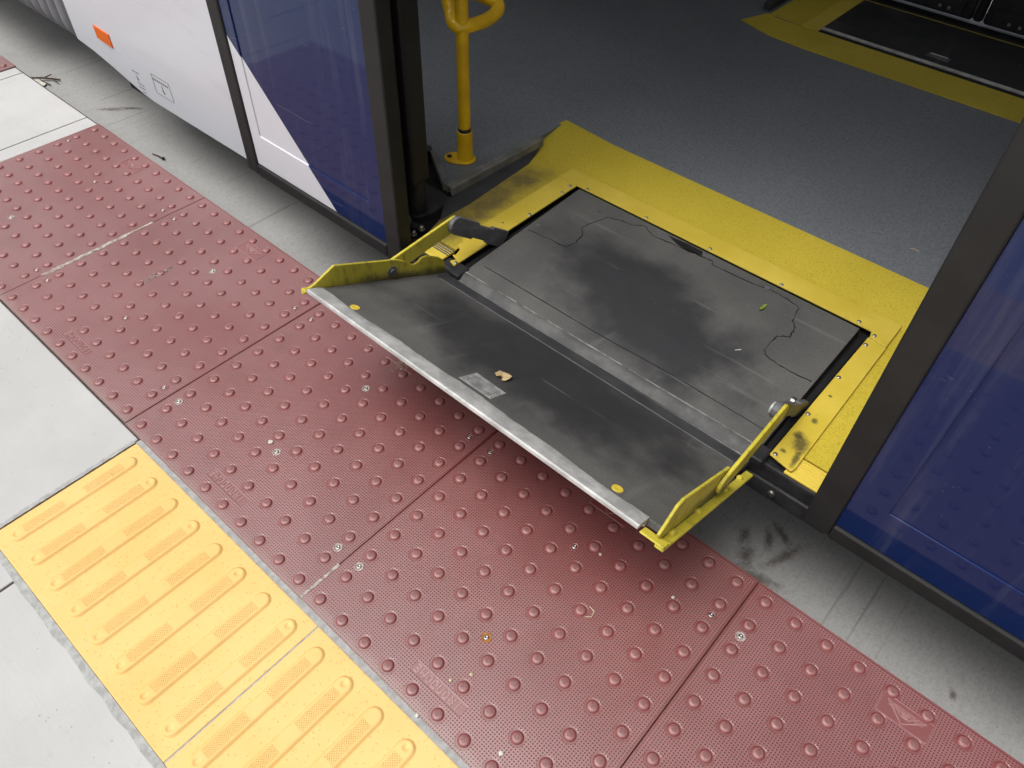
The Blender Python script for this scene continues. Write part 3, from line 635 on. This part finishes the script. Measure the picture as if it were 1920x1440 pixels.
# floor nosing left of the threshold strip
b = bmesh.new()
for y0, y1 in ((0.982, 1.345),):
    prof = [(-0.592, 0.1505), (-0.572, 0.1500), (-0.5665, 0.147), (-0.5655, 0.126), (-0.572, 0.126), (-0.575, 0.1455), (-0.592, 0.1455)]
    lo = [b.verts.new((p[0], y0, p[1])) for p in prof]; hi = [b.verts.new((p[0] + 0.012, y1, p[1])) for p in prof]; n_ = len(prof)
    b.faces.new(lo); b.faces.new(hi[::-1])
    for i in range(n_): b.faces.new((lo[i], hi[i], hi[(i + 1) % n_], lo[(i + 1) % n_]))
obj('floor_nosing', b, 'trim_aluminium', bus)
obj('floor_nosing', sheet([(-0.594, 0.976, 0.1515), (-0.588, 0.988, 0.1515), (-0.715, 1.078, 0.1515), (-0.745, 1.088, 0.1515), (-0.735, 1.068, 0.1515)], 0.02), 'trim_aluminium', bus)
obj('cove', sheet([(-0.566, 0.955, 0.126), (-0.500, 0.86, 0.1120), (-0.520, 1.22, 0.1120), (-0.556, 1.335, 0.128)], 0.008), 'cove', bus)
obj('cove', box(-0.76, -0.565, 0.86, 0.99, 0.085, 0.118, 0.006), 'cove', bus)
# yellow gritted vinyl round the ramp frame
def vz(x, y):  # surface height: rises to the aisle floor at the back
    t_ = max(0, min(1, (y - 1.315) / 0.145)); return 0.1165 + (FL + 0.0022 - 0.1165) * t_
def vinyl_poly(name, pts, res=0.02):
    xs = [p[0] for p in pts]; ys = [p[1] for p in pts]; b = bmesh.new()
    f = b.faces.new([b.verts.new((p[0], p[1], 0)) for p in pts])
    y = min(ys) + res
    while y < max(ys):
        bmesh.ops.bisect_plane(b, geom=b.verts[:] + b.edges[:] + b.faces[:], plane_co=(0, y, 0), plane_no=(0, 1, 0)); y += res
    for v in b.verts: v.co.z = vz(v.co.x, v.co.y)
    r = bmesh.ops.extrude_face_region(b, geom=b.faces[:]); 
    for v in [g for g in r['geom'] if isinstance(g, bmesh.types.BMVert)]: v.co.z -= 0.0035
    return obj(name, b, 'yellow_vinyl', bus, origin=(0, 0, 0), smooth=True)
vinyl_poly('threshold_strip', [(-0.531, 0.915), (-0.505, 0.830), (-0.405, 0.830), (-0.405, 1.30), (0.536, 1.30), (0.536, 0.830), (0.72, 0.83), (0.72, 1.4635), (0.3, 1.4638), (-0.1, 1.4615), (-0.385, 1.4620), (-0.50, 1.472), (-0.574, 1.478), (-0.592, 1.42), (-0.570, 1.335), (-0.548, 1.27), (-0.532, 1.21)])
# ribbed nosing at the doorway edge
for x0, x1 in ((-0.505, -0.405), (0.536, 0.66)):
    nz = obj('ribbed_nosing', box(x0, x1, 0.775, 0.829, 0.1075, 0.114, 0.003, seg=2), 'yellow_metal', bus)
    for k in range(4): obj('rib', box(x0, x1, 0.801 + k * 0.007, 0.8045 + k * 0.007, 0.1135, 0.1162, 0.0008), 'dull_steel' if x0 < 0 else 'yellow_metal', nz)
# pillar and door gear on the left of the doorway
pil = obj('door_pillar', box(-0.735, -0.562, 0.845, 0.905, 0.215, 2.2, 0.012, seg=3), 'pillar_grey', bus)
obj('door_pillar', box(-0.66, -0.585, 0.80, 0.846, 0.03, 2.2, 0.004), 'rubber_black', bus)
for z in (0.24, 0.42, 0.60, 0.78): obj('screw', lathe([(0.005, 0), (0.004, 0.003), (0, 0.0035)], (-0.5848, 0.825, z), 'x', 8), 'steel', pil, True)
gear = empty('door_gear', (0, 0, 0)); gear.parent = bus; gear.location = -Vector(bus.location); gear['label'] = 'black door drive linkage with steel bolts at the foot of the pillar'
obj('drive_tube', lathe([(0, 0.10), (0.030, 0.10), (0.030, 0.118), (0.024, 0.122), (0.024, 0.225), (0, 0.225)], (-0.592, 0.878, 0), 'z', 20), 'black_metal', gear, True)
obj('bracket', prism([(-0.68, 0.81), (-0.52, 0.815), (-0.515, 0.85), (-0.56, 0.90), (-0.68, 0.90)], 'z', 0.085, 0.098, 0.004), 'black_metal', gear)
obj('bracket', box(-0.67, -0.615, 0.815, 0.845, 0.10, 0.20, 0.006), 'black_metal', gear)
obj('lever', tube([(-0.63, 0.80, 0.125), (-0.585, 0.82, 0.118), (-0.53, 0.835, 0.112)], [0.011, 0.014, 0.012], seg=10), 'black_metal', gear, True)
obj('roller', lathe([(0, -0.012), (0.020, -0.012), (0.022, 0), (0.020, 0.012), (0, 0.012)], (-0.545, 0.80, 0.093), 'z', 18), 'black_metal', gear, True)
for c, ax in (((-0.524, 0.828, 0.118), 'z'), ((-0.531, 0.806, 0.110), 'z'), ((-0.567, 0.822, 0.128), 'z'), ((-0.612, 0.832, 0.176), 'x'), ((-0.612, 0.828, 0.150), 'x')):
    obj('bolt', lathe([(0.009, 0.0), (0.009, 0.004), (0.0065, 0.005), (0.0065, 0.011), (0.003, 0.014), (0, 0.014)], c, ax, 8), 'steel', gear, True)

# ramp frame -----------------------------------------------------------------------
fr = empty('ramp_frame', (0, 0, 0)); fr.parent = bus; fr.location = -Vector(bus.location); fr['label'] = 'yellow riveted metal frame round the ramp recess'
FT = 0.1225
obj('back_strip', prism([(-0.422, 1.262), (-0.362, 1.2575), (0.495, 1.2600), (0.5, 1.238), (0.5415, 1.231), (0.5395, 1.324), (-0.419, 1.3145)], 'z', 0.1185, FT + 0.001, 0.001), 'yellow_metal', fr)
obj('side_strip', prism([(-0.3585, 0.778), (-0.3575, 1.2565), (-0.4215, 1.2605), (-0.424, 0.90), (-0.419, 0.868), (-0.407, 0.862), (-0.411, 0.845), (-0.393, 0.833), (-0.386, 0.812), (-0.392, 0.806), (-0.372, 0.800), (-0.380, 0.785)], 'z', 0.1180, FT, 0.001), 'yellow_metal', fr)
obj('side_strip', prism([(0.4965, 0.788), (0.5475, 0.778), (0.551, 0.79), (0.5425, 1.2300), (0.4975, 1.2370)], 'z', 0.1180, FT, 0.001), 'yellow_metal', fr)
rv_b = lathe([(0.0052, 0), (0.0046, 0.0014), (0.0028, 0.0026), (0, 0.003)], seg=10); rv_me = bpy.data.meshes.new('rivet'); rv_b.to_mesh(rv_me); rv_b.free(); rv_me.materials.append(MT['steel'])
for p in rv_me.polygons: p.use_smooth = True
for x, y in ((-0.37, 1.24), (-0.366, 1.202), (-0.325, 1.262), (-0.13, 1.2635), (0.064, 1.266), (0.265, 1.264), (0.46, 1.269), (0.506, 1.248), (0.504, 1.208), (0.504, 1.073), (0.504, 0.933), (0.505, 0.794), (-0.363, 1.064), (-0.363, 0.930), (-0.363, 0.788)):
    r_ = bpy.data.objects.new('rivet', rv_me); COL.objects.link(r_); r_.parent = fr; r_.location = (x, y, FT + (0.001 if y > 1.235 else 0))
# black seals in the side gaps
obj('gap_seal', box(-0.3545, -0.337, 0.795, 1.254, 0.1005, 0.108, 0.002), 'rubber_black', fr); obj('gap_seal', box(0.4775, 0.4935, 0.795, 1.235, 0.1005, 0.108, 0.002), 'rubber_black', fr)

# ramp ---------------------------------------------------------------------------------
ramp = empty('boarding_ramp', (0, 0, 0)); ramp.parent = bus; ramp.location = -Vector(bus.location); ramp['label'] = 'black hinged boarding ramp with yellow side flanges, held above the platform'
obj('inner_plate', prism([(-0.327, 0.775), (0.4745, 0.784), (0.4705, 1.2535), (-0.345, 1.2525)], 'z', 0.1015, FZ, 0.002, seg=2), 'grip_plate', ramp, origin=(0, 0, 0))
# worn edges in the coating
cA = [(-0.322, 1.016), (-0.208, 1.026), (-0.201, 1.056), (-0.209, 1.095), (-0.229, 1.114), (-0.223, 1.151), (-0.207, 1.199), (-0.181, 1.211), (-0.14, 1.214), (-0.113, 1.238), (-0.08, 1.217), (-0.028, 1.220), (0.054, 1.229), (0.092, 1.230), (0.101, 1.216), (0.221, 1.226), (0.274, 1.235), (0.335, 1.22), (0.344, 1.168), (0.361, 1.153), (0.365, 1.116), (0.342, 1.099), (0.346, 1.038), (0.358, 1.027), (0.403, 1.02), (0.466, 1.024)]
def jag(pts, n=5, a=0.0022): 
    o = []
    for p, q in zip(pts, pts[1:]):
        for k in range(n): t_ = k / n; o.append((p[0] + (q[0] - p[0]) * t_ + random.uniform(-a, a), p[1] + (q[1] - p[1]) * t_ + random.uniform(-a, a)))
    o.append(pts[-1]); return o
obj('coating_edge', ribbon(jag(cA), 0.0022, FZ - 0.0003, 0.0009, wob=0.7), 'rubber_black', ramp)
obj('coating_seam', ribbon(jag([(-0.305, 0.829), (0.04, 0.829), (0.222, 0.8365), (0.468, 0.8365)], 12, 0.0005), 0.0022, FZ - 0.0003, 0.0007, wob=0.4), 'rubber_black', ramp)
obj('coating_patch', prism([(-0.045, 1.243), (-0.01, 1.228), (0.03, 1.221), (0.062, 1.232), (0.055, 1.247), (0.01, 1.249)], 'z', FZ - 0.0003, FZ + 0.0006), 'rubber_black', ramp)
for x, y in ((-0.243, 1.207), (-0.07, 1.232), (0.243, 1.234), (-0.32, 1.045)): obj('countersunk_screw', lathe([(0.0065, -0.0003), (0.0062, 0.0007), (0.004, 0.0009), (0.003, 0.0003), (0, 0.0003)], (x, y, FZ), 'z', 12), 'dull_steel', ramp, True)
# tilted outer flap, built level along +s then swung up about the hinge
SL = 0.48; LEN = 0.4205; E0 = Vector((0, 0.386, 0.285)); dY = Vector((0, 1, -SL)).normalized(); dN = Vector((0, SL, 1)).normalized()
def tilt(bm):
    for v in bm.verts:
        p = v.co; v.co = Vector((p.x, 0, 0)) + E0 + dY * p.y + dN * p.z
    return bm
FL_M = Matrix((( 1, 0, 0, 0), (0, dY.y, dN.y, E0.y), (0, dY.z, dN.z, E0.z), (0, 0, 0, 1)))
flap = empty('outer_flap', (0, 0, 0)); flap.parent = ramp
def flap_obj(name, bm, mat, smooth=False):
    """built in the flap's own level frame, then turned with it"""
    bmesh.ops.recalc_face_normals(bm, faces=bm.faces); me = bpy.data.meshes.new(name); bm.to_mesh(me); bm.free(); me.materials.append(MT[mat])
    if smooth:
        for p in me.polygons: p.use_smooth = True
        me.set_sharp_from_angle(angle=math.radians(38))
    o = bpy.data.objects.new(name, me); COL.objects.link(o); o.parent = ramp; o.matrix_local = FL_M; return o
bpy.data.objects.remove(flap)
grip('grip_flap', 0.06, 0.255, 0.44, 0.185, 0.0)
flap_obj('flap_plate', box(-0.371, 0.4725, 0.026, LEN - 0.002, -0.014, 0.0, 0.0015), 'grip_flap')
# aluminium nosing with a rounded front and a worn, wandering back edge
b = bmesh.new(); n_ = 70; prev = None
for i in range(n_ + 1):
    x = -0.371 + (0.445 + 0.371) * i / n_; back = 0.034 + 0.004 * math.sin(x * 9 + 1) + 0.0022 * math.sin(x * 31) + random.uniform(-0.0012, 0.0012)
    prof = [(-0.0080, -0.0075), (-0.0092, -0.004), (-0.0088, -0.0012), (-0.0062, 0.0010), (0.012, 0.0016), (back - 0.004, 0.0010), (back, -0.0004), (back, -0.015), (0.020, -0.015), (0.018, -0.0078)]
    cur = [b.verts.new((x, p[0], p[1])) for p in prof]
    if prev:
        for k in range(len(prof)): b.faces.new((prev[k], prev[(k + 1) % len(prof)], cur[(k + 1) % len(prof)], cur[k]))
    else: b.faces.new(cur)
    prev = cur
b.faces.new(prev[::-1]); flap_obj('nosing', b, 'aluminium', True)
# hinge: knuckles along the fold
hb = tube([(-0.352, 0.7625, 0.0985), (0.464, 0.7690, 0.0985)], 0.0085, seg=12); obj('hinge_rod', hb, 'dull_steel', ramp, True)
hb = bmesh.new(); n_ = 60; prev = None
for i in range(n_ + 1):
    x = -0.326 + 0.797 * i / n_; y = 0.7765 + 0.009 * i / n_; j = random.uniform(-0.0008, 0.0008)
    cur = [hb.verts.new(p) for p in ((x, y + 0.004, FZ - 0.006), (x, y + 0.003, FZ + 0.0004), (x, y - 0.004 + j, FZ - 0.0008), (x, y - 0.013 + j, FZ - 0.0062), (x, y - 0.022, FZ - 0.0125), (x, y - 0.020, FZ - 0.018))]
    if prev:
        for q in range(6): hb.faces.new((prev[q], prev[(q + 1) % 6], cur[(q + 1) % 6], cur[q]))
    else: hb.faces.new(cur)
    prev = cur
hb.faces.new(prev[::-1]); obj('hinge_cover', hb, 'hinge_cover', ramp, True)
obj('hinge_strip', prism([(-0.324, 0.7800), (0.4725, 0.7890), (0.4725, 0.7925), (-0.324, 0.7835)], 'z', FZ - 0.0003, FZ + 0.0011, 0.0004), 'hinge_worn', ramp)
flap_obj('hinge_leaf', box(-0.36, 0.466, LEN - 0.052, LEN - 0.012, 0.0002, 0.0016, 0.0006), 'cove')
flap_obj('hinge_leaf_edge', box(-0.345, 0.455, LEN - 0.0545, LEN - 0.0525, 0.0002, 0.0014, 0.0004), 'link_grey')
for x, y in ((-0.279, 0.0395), (0.372, 0.0445)): flap_obj('yellow_screw', lathe([(0.0105, 0.0), (0.0100, 0.0016), (0.006, 0.0020), (0.0035, 0.0014), (0, 0.0014)], (x, y, 0.0), 'z', 16), 'yellow_metal', True)
# riveted data plate, worn
flap_obj('data_plate', prism([(0.006, 0.047), (0.085, 0.048), (0.084, 0.096), (0.007, 0.098)], 'z', -0.0004, 0.0010, 0.0003), 'plate_metal')
b = bmesh.new()
ribbon([(0.018, 0.056), (0.074, 0.057), (0.073, 0.083), (0.019, 0.084), (0.018, 0.056)], 0.0012, 0.0009, 0.0004, b)
for k in range(4): ribbon([(0.022, 0.062 + k * 0.005), (0.022 + 0.045 * random.uniform(.6, 1), 0.0622 + k * 0.005)], 0.0010, 0.0009, 0.0003, b, 0.6)
flap_obj('plate_engraving', b, 'dull_steel')
for x, y in ((0.012, 0.052), (0.079, 0.053), (0.078, 0.091), (0.013, 0.092)): flap_obj('plate_rivet', lathe([(0.0022, 0.0008), (0.0015, 0.0018), (0, 0.002)], (x, y, 0), 'z', 8), 'steel', True)
# side flanges, arms, links -- outlines in the (Y, Z) plane
def zp(y): return 0.285 - SL * (y - 0.386)
left_fl = [(0.384, zp(0.384) + 0.001), (0.398, 0.288), (0.452, 0.3055), (0.612, 0.2285), (0.636, 0.2115), (0.652, 0.193), (0.664, 0.184), (0.676, 0.184), (0.690, 0.1895), (0.705, 0.186), (0.743, 0.1605), (0.758, 0.143), (0.762, 0.122), (0.757, zp(0.757)), (0.744, zp(0.744) - 0.012), (0.39, zp(0.39) - 0.012)]
obj('side_flange', prism(left_fl, 'x', -0.3780, -0.3725, 0.0012), 'yellow_worn', ramp)
right_fl = [(0.384, zp(0.384) + 0.001), (0.396, 0.296), (0.428, 0.3225), (0.446, 0.3215), (0.622, 0.2275), (0.634, 0.205), (0.640, zp(0.64)), (0.63, zp(0.63) - 0.012), (0.39, zp(0.39) - 0.012)]
obj('side_flange', prism(right_fl, 'x', 0.4735, 0.4790, 0.0012), 'yellow_worn', ramp)
for x0, x1 in ((-0.386, -0.3785), (0.4795, 0.4960)): flap_obj('flange_lip', box(x0, x1, -0.008 if x0 > 0 else -0.009, LEN - 0.03, -0.016, -0.010, 0.0012), 'yellow_worn')
flap_obj('corner_bracket', box(0.4500, 0.4950, -0.0095, 0.010, -0.0098, -0.0060, 0.001), 'yellow_worn'); flap_obj('corner_bracket', box(-0.386, -0.3715, -0.0105, 0.006, -0.0098, -0.003, 0.001), 'yellow_worn')
for s_ in (0.045, 0.05, 0.15, 0.27, 0.345): flap_obj('weld_bead', lathe([(0.0065, -0.011), (0.006, -0.007), (0.003, -0.004), (0, -0.0035)], (0.4835, s_, 0), 'z', 8), 'yellow_worn', True)
def arm(x0, x1):
    A, B = Vector((0.598, 0.206)), Vector((0.803, 0.220)); d = (B - A).normalized(); s = Vector((-d.y, d.x)); hw = 0.0205; pts = []
    for k in range(7): a = math.pi / 2 + math.pi * k / 6; q_ = A + d * math.cos(a) * hw + s * math.sin(a) * hw; pts.append((q_.x, q_.y))
    for k in range(7): a = -math.pi / 2 + math.pi * k / 6; q_ = B + d * math.cos(a) * hw + s * math.sin(a) * hw; pts.append((q_.x, q_.y))
    return prism(pts, 'x', x0, x1, 0.0012)
obj('lift_arm', arm(-0.3860, -0.3790), 'yellow_worn', ramp); obj('lift_arm', arm(0.4800, 0.4870), 'yellow_worn', ramp)
def link(x0, x1, dx, hw=0.0225):
    """cranked steel link from the arm's head down into the side gap; dx is its sideways lean"""
    A, B = Vector((0.803, 0.221)), Vector((0.948, 0.116)); d = (B - A).normalized(); s = Vector((-d.y, d.x)); pts = []
    for k in range(7): a = math.pi / 2 + math.pi * k / 6; q_ = A + d * math.cos(a) * hw + s * math.sin(a) * hw; pts.append((q_.x, q_.y))
    for t_, h in ((0.36, -1), (0.37, -0.80), (0.66, -0.80), (0.67, -1.05), (1.0, -1.05), (1.0, 0.95), (0.66, 0.95), (0.65, 0.74), (0.38, 0.74), (0.36, 1.0)):
        q_ = A.lerp(B, t_) + s * hw * h; pts.append((q_.x, q_.y))
    b = prism(pts, 'x', x0, x1, 0.0015)
    for v in b.verts: v.co.x += dx * max(0, min(1, (v.co.y - 0.81) / 0.13))
    return b
obj('lift_link', link(-0.3785, -0.3660, 0.024), 'link_grey', ramp); obj('lift_link', link(0.4665, 0.4795, 0.012, 0.0175), 'link_grey', ramp)
obj('pivot_bolt', lathe([(0.013, -0.3722), (0.013, -0.3700), (0.0075, -0.3695), (0.0070, -0.3660), (0, -0.3655)], (0, 0.598, 0.204), 'x', 14), 'dull_steel', ramp, True)
obj('pivot_bolt', lathe([(0.0135, 0.4655), (0.013, 0.4615), (0.009, 0.4600), (0, 0.4598)], (0, 0.803, 0.221), 'x', 18), 'aluminium', ramp, True)
obj('pivot_bolt', lathe([(0.010, 0.4655), (0.010, 0.458), (0, 0.457)], (0.008, 0.915, 0.150), 'x', 10), 'steel', ramp, True)
obj('hinge_block', box(0.4680, 0.4960, 0.758, 0.800, 0.104, 0.124, 0.003), 'black_metal', ramp); obj('hinge_block', box(-0.3555, -0.322, 0.755, 0.797, 0.104, 0.1235, 0.003), 'black_metal', ramp)

# yellow stanchion with grab loop -----------------------------------------------------
st = empty('stanchion', (0, 0, 0)); st.parent = bus; st.location = -Vector(bus.location); st['label'] = 'bright yellow grab pole with bent handrail loop'
PX, PY = -0.643, 1.112
obj('pole', tube([(PX, PY, FL + 0.075), (PX, PY, 2.29)], 0.0165, seg=24), 'pole_yellow', st, True)
obj('socket', lathe([(0, 0.004), (0.0225, 0.004), (0.0215, 0.088), (0.0195, 0.090), (0.0165, 0.0895), (0, 0.0895)], (PX, PY, FL), 'z', 24), 'pole_yellow', st, True)
obj('collar', lathe([(0.0168, 0.0885), (0.0182, 0.0890), (0.0178, 0.0985), (0.0168, 0.0990)], (PX, PY, FL), 'z', 24), 'black_metal', st, True)
fpts = []
for k in range(28):
    a = 2 * math.pi * k / 28; u_, v_ = math.cos(a), math.sin(a); r_ = 0.030 + 0.030 * max(0, math.cos(a - math.radians(215))) ** 3; fpts.append((PX + r_ * u_, PY + r_ * v_))
obj('base_flange', prism(fpts, 'z', FL + 0.0003, FL + 0.007, 0.002), 'pole_yellow', st)
obj('base_bolt', lathe([(0.0075, 0.006), (0.007, 0.010), (0.004, 0.0115), (0, 0.0115)], (PX - 0.036, PY - 0.026, FL), 'z', 8), 'black_metal', st, True)
lp = smooth_path([(PX - 0.072, PY + 0.020, 2.2), (PX - 0.072, PY + 0.020, 0.9), (PX - 0.068, PY + 0.018, 0.60), (PX - 0.050, PY + 0.010, 0.535), (PX - 0.008, PY - 0.010, 0.512), (PX + 0.020, PY + 0.040, 0.514), (PX + 0.022, PY + 0.095, 0.520), (PX + 0.002, PY + 0.128, 0.528), (PX - 0.040, PY + 0.118, 0.540), (PX - 0.070, PY + 0.085, 0.556), (PX - 0.080, PY + 0.05, 0.60), (PX - 0.074, PY + 0.025, 0.66)], 8)
obj('grab_loop', tube(lp, 0.0165, seg=18), 'pole_yellow', st, True)

# far doorway on the other side of the aisle --------------------------------------------
fd = empty('far_doorway', (0, 0, 0)); fd.parent = bus; fd.location = -Vector(bus.location); fd['label'] = 'dark closed doorway across the aisle with yellow threshold and stowed ramp'
obj('threshold_strip', sheet([(-0.571, 2.495, FL + 0.003), (-0.43, 2.448, FL + 0.003), (-0.30, 2.437, FL + 0.003), (0.0, 2.436, FL + 0.003), (0.9, 2.436, FL + 0.003), (0.9, 2.600, FL + 0.003), (-0.36, 2.600, FL + 0.003), (-0.44, 2.597, FL + 0.003), (-0.49, 2.604, FL + 0.003), (-0.530, 2.618, FL + 0.003)], 0.004), 'yellow_vinyl', fd)
obj('threshold_strip', sheet([(-0.520, 2.622, FL + 0.0025), (-0.385, 2.603, FL + 0.0025), (-0.385, 2.998, FL + 0.0025), (-0.52, 2.998, FL + 0.0025)], 0.004), 'yellow_vinyl', fd)
obj('side_strip', box(-0.384, -0.318, 2.605, 2.998, FL - 0.004, FL + 0.0055, 0.001), 'yellow_metal', fd)
obj('back_strip', box(-0.3175, 0.9, 2.984, 2.998, FL - 0.004, FL + 0.006, 0.001), 'yellow_metal', fd)
obj('edge_trim', box(-0.318, 0.9, 2.617, 2.629, FL + 0.004, FL + 0.013, 0.002), 'aluminium', fd)
obj('gap', box(-0.318, 0.9, 2.603, 2.6165, FL + 0.0005, FL + 0.0035), 'rubber_black', fd)
obj('stowed_ramp', box(-0.3165, 0.9, 2.630, 2.983, FL - 0.004, FL + 0.009, 0.001), 'grip_far', fd)
obj('recess_handle', box(0.045, 0.125, 2.672, 2.702, FL + 0.0085, FL + 0.0115, 0.002), 'dull_steel', fd)
obj('handle_bar', box(0.055, 0.115, 2.690, 2.696, FL + 0.0115, FL + 0.0150, 0.001), 'aluminium', fd)
obj('lower_sill', box(-0.62, 0.95, 3.0, 3.06, 0.07, FL + 0.010, 0.006), 'rubber_black', fd)
obj('door_leaf', box(-0.60, 0.055, 3.075, 3.11, 0.155, 0.42, 0.008), 'black_metal', fd); obj('door_leaf', box(0.095, 0.75, 3.075, 3.11, 0.155, 0.42, 0.008), 'black_metal', fd)
for x0, x1 in ((-0.60, 0.055), (0.095, 0.75)): obj('door_glass', box(x0, x1, 3.088, 3.096, 0.4205, 2.15), 'window_glass', fd)
obj('centre_seal', box(0.058, 0.092, 3.07, 3.10, 0.158, 2.15, 0.008), 'rubber_black', fd)
obj('kick_plate', box(0.12, 0.70, 3.066, 3.0745, 0.162, 0.214, 0.003), 'black_metal', fd); obj('kick_plate', box(-0.55, 0.02, 3.066, 3.0745, 0.162, 0.214, 0.003), 'black_metal', fd)
for x in (-0.066, -0.032, 0.185, 0.222): obj('bolt', lathe([(0.007, 0), (0.006, -0.004), (0, -0.005)], (x, 3.0658, 0.180), 'y', 10), 'steel', fd, True)
for x in (0.018,): obj('bolt', lathe([(0.005, 0), (0.004, -0.003), (0, -0.004)], (x, 3.0, 0.146), 'y', 8), 'steel', fd, True)
obj('floor_nosing', box(-0.565, -0.535, 2.64, 3.02, FL + 0.0005, FL + 0.030, 0.005), 'cove', fd)
obj('side_wall', box(-2.2, -0.56, 3.02, 3.05, FL, 0.95), 'pillar_grey', fd)

# ------------------------------------------------------------------ litter and stains
def leaf_thing(name, c, pts, mat, label, cat, th=0.0012, curl=0.004):
    b = bmesh.new(); ctr = b.verts.new((c[0], c[1], c[2] + th)); ring = [b.verts.new((c[0] + p[0], c[1] + p[1], c[2] + th + curl * random.uniform(0.1, 1))) for p in pts]; lo = [b.verts.new((v.co.x, v.co.y, v.co.z - th)) for v in ring]; cl = b.verts.new((c[0], c[1], c[2])); n = len(pts)
    for i in range(n):
        j = (i + 1) % n; b.faces.new((ctr, ring[i], ring[j])); b.faces.new((cl, lo[j], lo[i])); b.faces.new((ring[i], lo[i], lo[j], ring[j]))
    return tag(obj(name, b, mat, origin=c), label, cat)
def fpoint(x, s): return E0 + dY * s + dN * 0.0012 + Vector((x, 0, 0))
p_ = fpoint(0.040, 0.137)
bl = leaf_thing('dry_leaf', (p_.x, p_.y, p_.z), [(1.25 * q[0], 1.6 * q[1]) for q in [(0.012, 0.003), (0.009, 0.010), (0.001, 0.012), (-0.008, 0.011), (-0.014, 0.007), (-0.011, 0.002), (-0.012, -0.003), (-0.006, -0.006), (-0.002, -0.007), (0.001, -0.002), (0.007, -0.008), (0.012, -0.005)]], 'dry_leaf', 'curled tan dead leaf lying on the tilted black ramp flap', 'leaf')
bl.rotation_euler = (-math.atan(SL), 0, 0)
leaf_thing('green_leaf', (0.272, 1.161, FZ + 0.0008), [(0.002, 0.016), (-0.004, 0.008), (-0.005, -0.004), (-0.002, -0.014), (0.002, -0.012), (0.004, 0.0), (0.004, 0.009)], 'green_leaf', 'small yellow green leaf on the flat inner ramp plate', 'leaf')
def stick(name, pts, r, mat, label, cat, group=None):
    c = pts[0]; return tag(obj(name, tube(pts, r, seg=6), mat, origin=c, smooth=True), label, cat, group)
stick('straw', [(0.297, 0.994, FZ + 0.0015), (0.306, 1.004, FZ + 0.0017)], 0.0011, 'pale_chip', 'tiny pale straw scrap on the dark middle of the inner ramp plate', 'straw')
stick('straw', [(0.440, 1.583, FL + 0.001), (0.450, 1.588, FL + 0.002), (0.463, 1.586, FL + 0.001)], 0.0014, 'straw', 'short pale straw on the bus floor behind the yellow strip', 'straw')
stick('straw', [(0.404, 0.352, 0.0016), (0.416, 0.350, 0.0016), (0.419, 0.338, 0.0016), (0.410, 0.330, 0.0014)], 0.0010, 'straw', 'bent pale straw round a dome on the red tile below the ramp corner', 'straw')
def pebble(c, r, label, mat='pale_chip'):
    b = bmesh.new(); bmesh.ops.create_icosphere(b, subdivisions=2, radius=r)
    for v in b.verts: v.co *= random.uniform(0.75, 1.2); v.co.z *= 0.55; v.co += Vector(c) + Vector((0, 0, r * 0.45))
    return tag(obj('stone_chip', b, mat, origin=c), label, 'stone chip')
pebble((-0.334, 0.190, 0), 0.0050, 'white stone chip beside the middle screw of the red tile left of the ramp')
pebble((0.353, 0.451, 0), 0.0028, 'grey white chip in the shadow below the ramp corner')
pebble((0.507, 0.471, 0), 0.0032, 'small white chip next to a dome near the platform edge')
pebble((0.331, 0.116, 0), 0.0034, 'yellow crumb beside the raised lettering of the nearest red tile', 'straw')
pebble((0.311, 0.085, 0), 0.0028, 'tiny yellow crumb touching the raised lettering', 'straw')
pebble((0.454, 0.056, 0), 0.0045, 'pale crumb on the red tile at the bottom edge of the picture')
pebble((0.311, 0.0065, -0.0005), 0.0035, 'white crumb on the mortar between red and yellow tiles')
# dead grass caught under the ramp nose
b = bmesh.new()
for k in range(16):
    x, y = -0.301 + random.gauss(0, 0.012), 0.530 + random.gauss(0, 0.010); a = random.uniform(0, 6.28); L = random.uniform(0.006, 0.018)
    tube([(x, y, 0.001), (x + L * .5 * math.cos(a), y + L * .5 * math.sin(a), 0.003), (x + L * math.cos(a + .3), y + L * math.sin(a + .3), 0.0012)], 0.0005, b, 5)
tag(obj('grass_clippings', b, 'straw', origin=(-0.301, 0.53, 0)), 'wisps of dry grass on the red tile under the ramp nose', 'grass', kind='stuff')
# twigs and paper at the foot of the kerb, far left
tw = empty('dead_twig', (-2.80, 0.80, ROAD), 'dark branching twig in the gutter beside the white concrete', 'twig')
tb = bmesh.new()
for pts, r in (([(-2.90, 0.72, ROAD + .012), (-2.80, 0.80, ROAD + .02), (-2.70, 0.88, ROAD + .012)], .006), ([(-2.82, 0.785, ROAD + .018), (-2.76, 0.78, ROAD + .02), (-2.68, 0.80, ROAD + .01)], .004), ([(-2.79, 0.805, ROAD + .02), (-2.80, 0.87, ROAD + .02)], .004), ([(-2.74, 0.845, ROAD + .016), (-2.66, 0.85, ROAD + .008)], .003)): tube(pts, r, tb, 6)
for v in tb.verts: v.co = Vector((-2.80, 0.79, ROAD)) + (v.co - Vector((-2.80, 0.80, ROAD))) * 0.6
obj('branch', tb, 'twig', tw, True)
leaf_thing('paper_scrap', (-2.77, 0.762, ROAD + 0.004), [(0.035, 0.004), (0.02, 0.022), (-0.02, 0.020), (-0.035, -0.008), (0.0, -0.013)], 'pale_chip', 'pale paper scrap beside the dark twig in the gutter', 'paper', 0.001, 0.012)
stick('twig', [(-1.96, 0.795, ROAD + .004), (-1.93, 0.80, ROAD + .007), (-1.905, 0.802, ROAD + .006), (-1.895, 0.803, ROAD + .009)], [0.002, 0.002, 0.004, 0.006], 'twig', 'small brown twig lying in the gutter beside the red tile corner', 'twig')
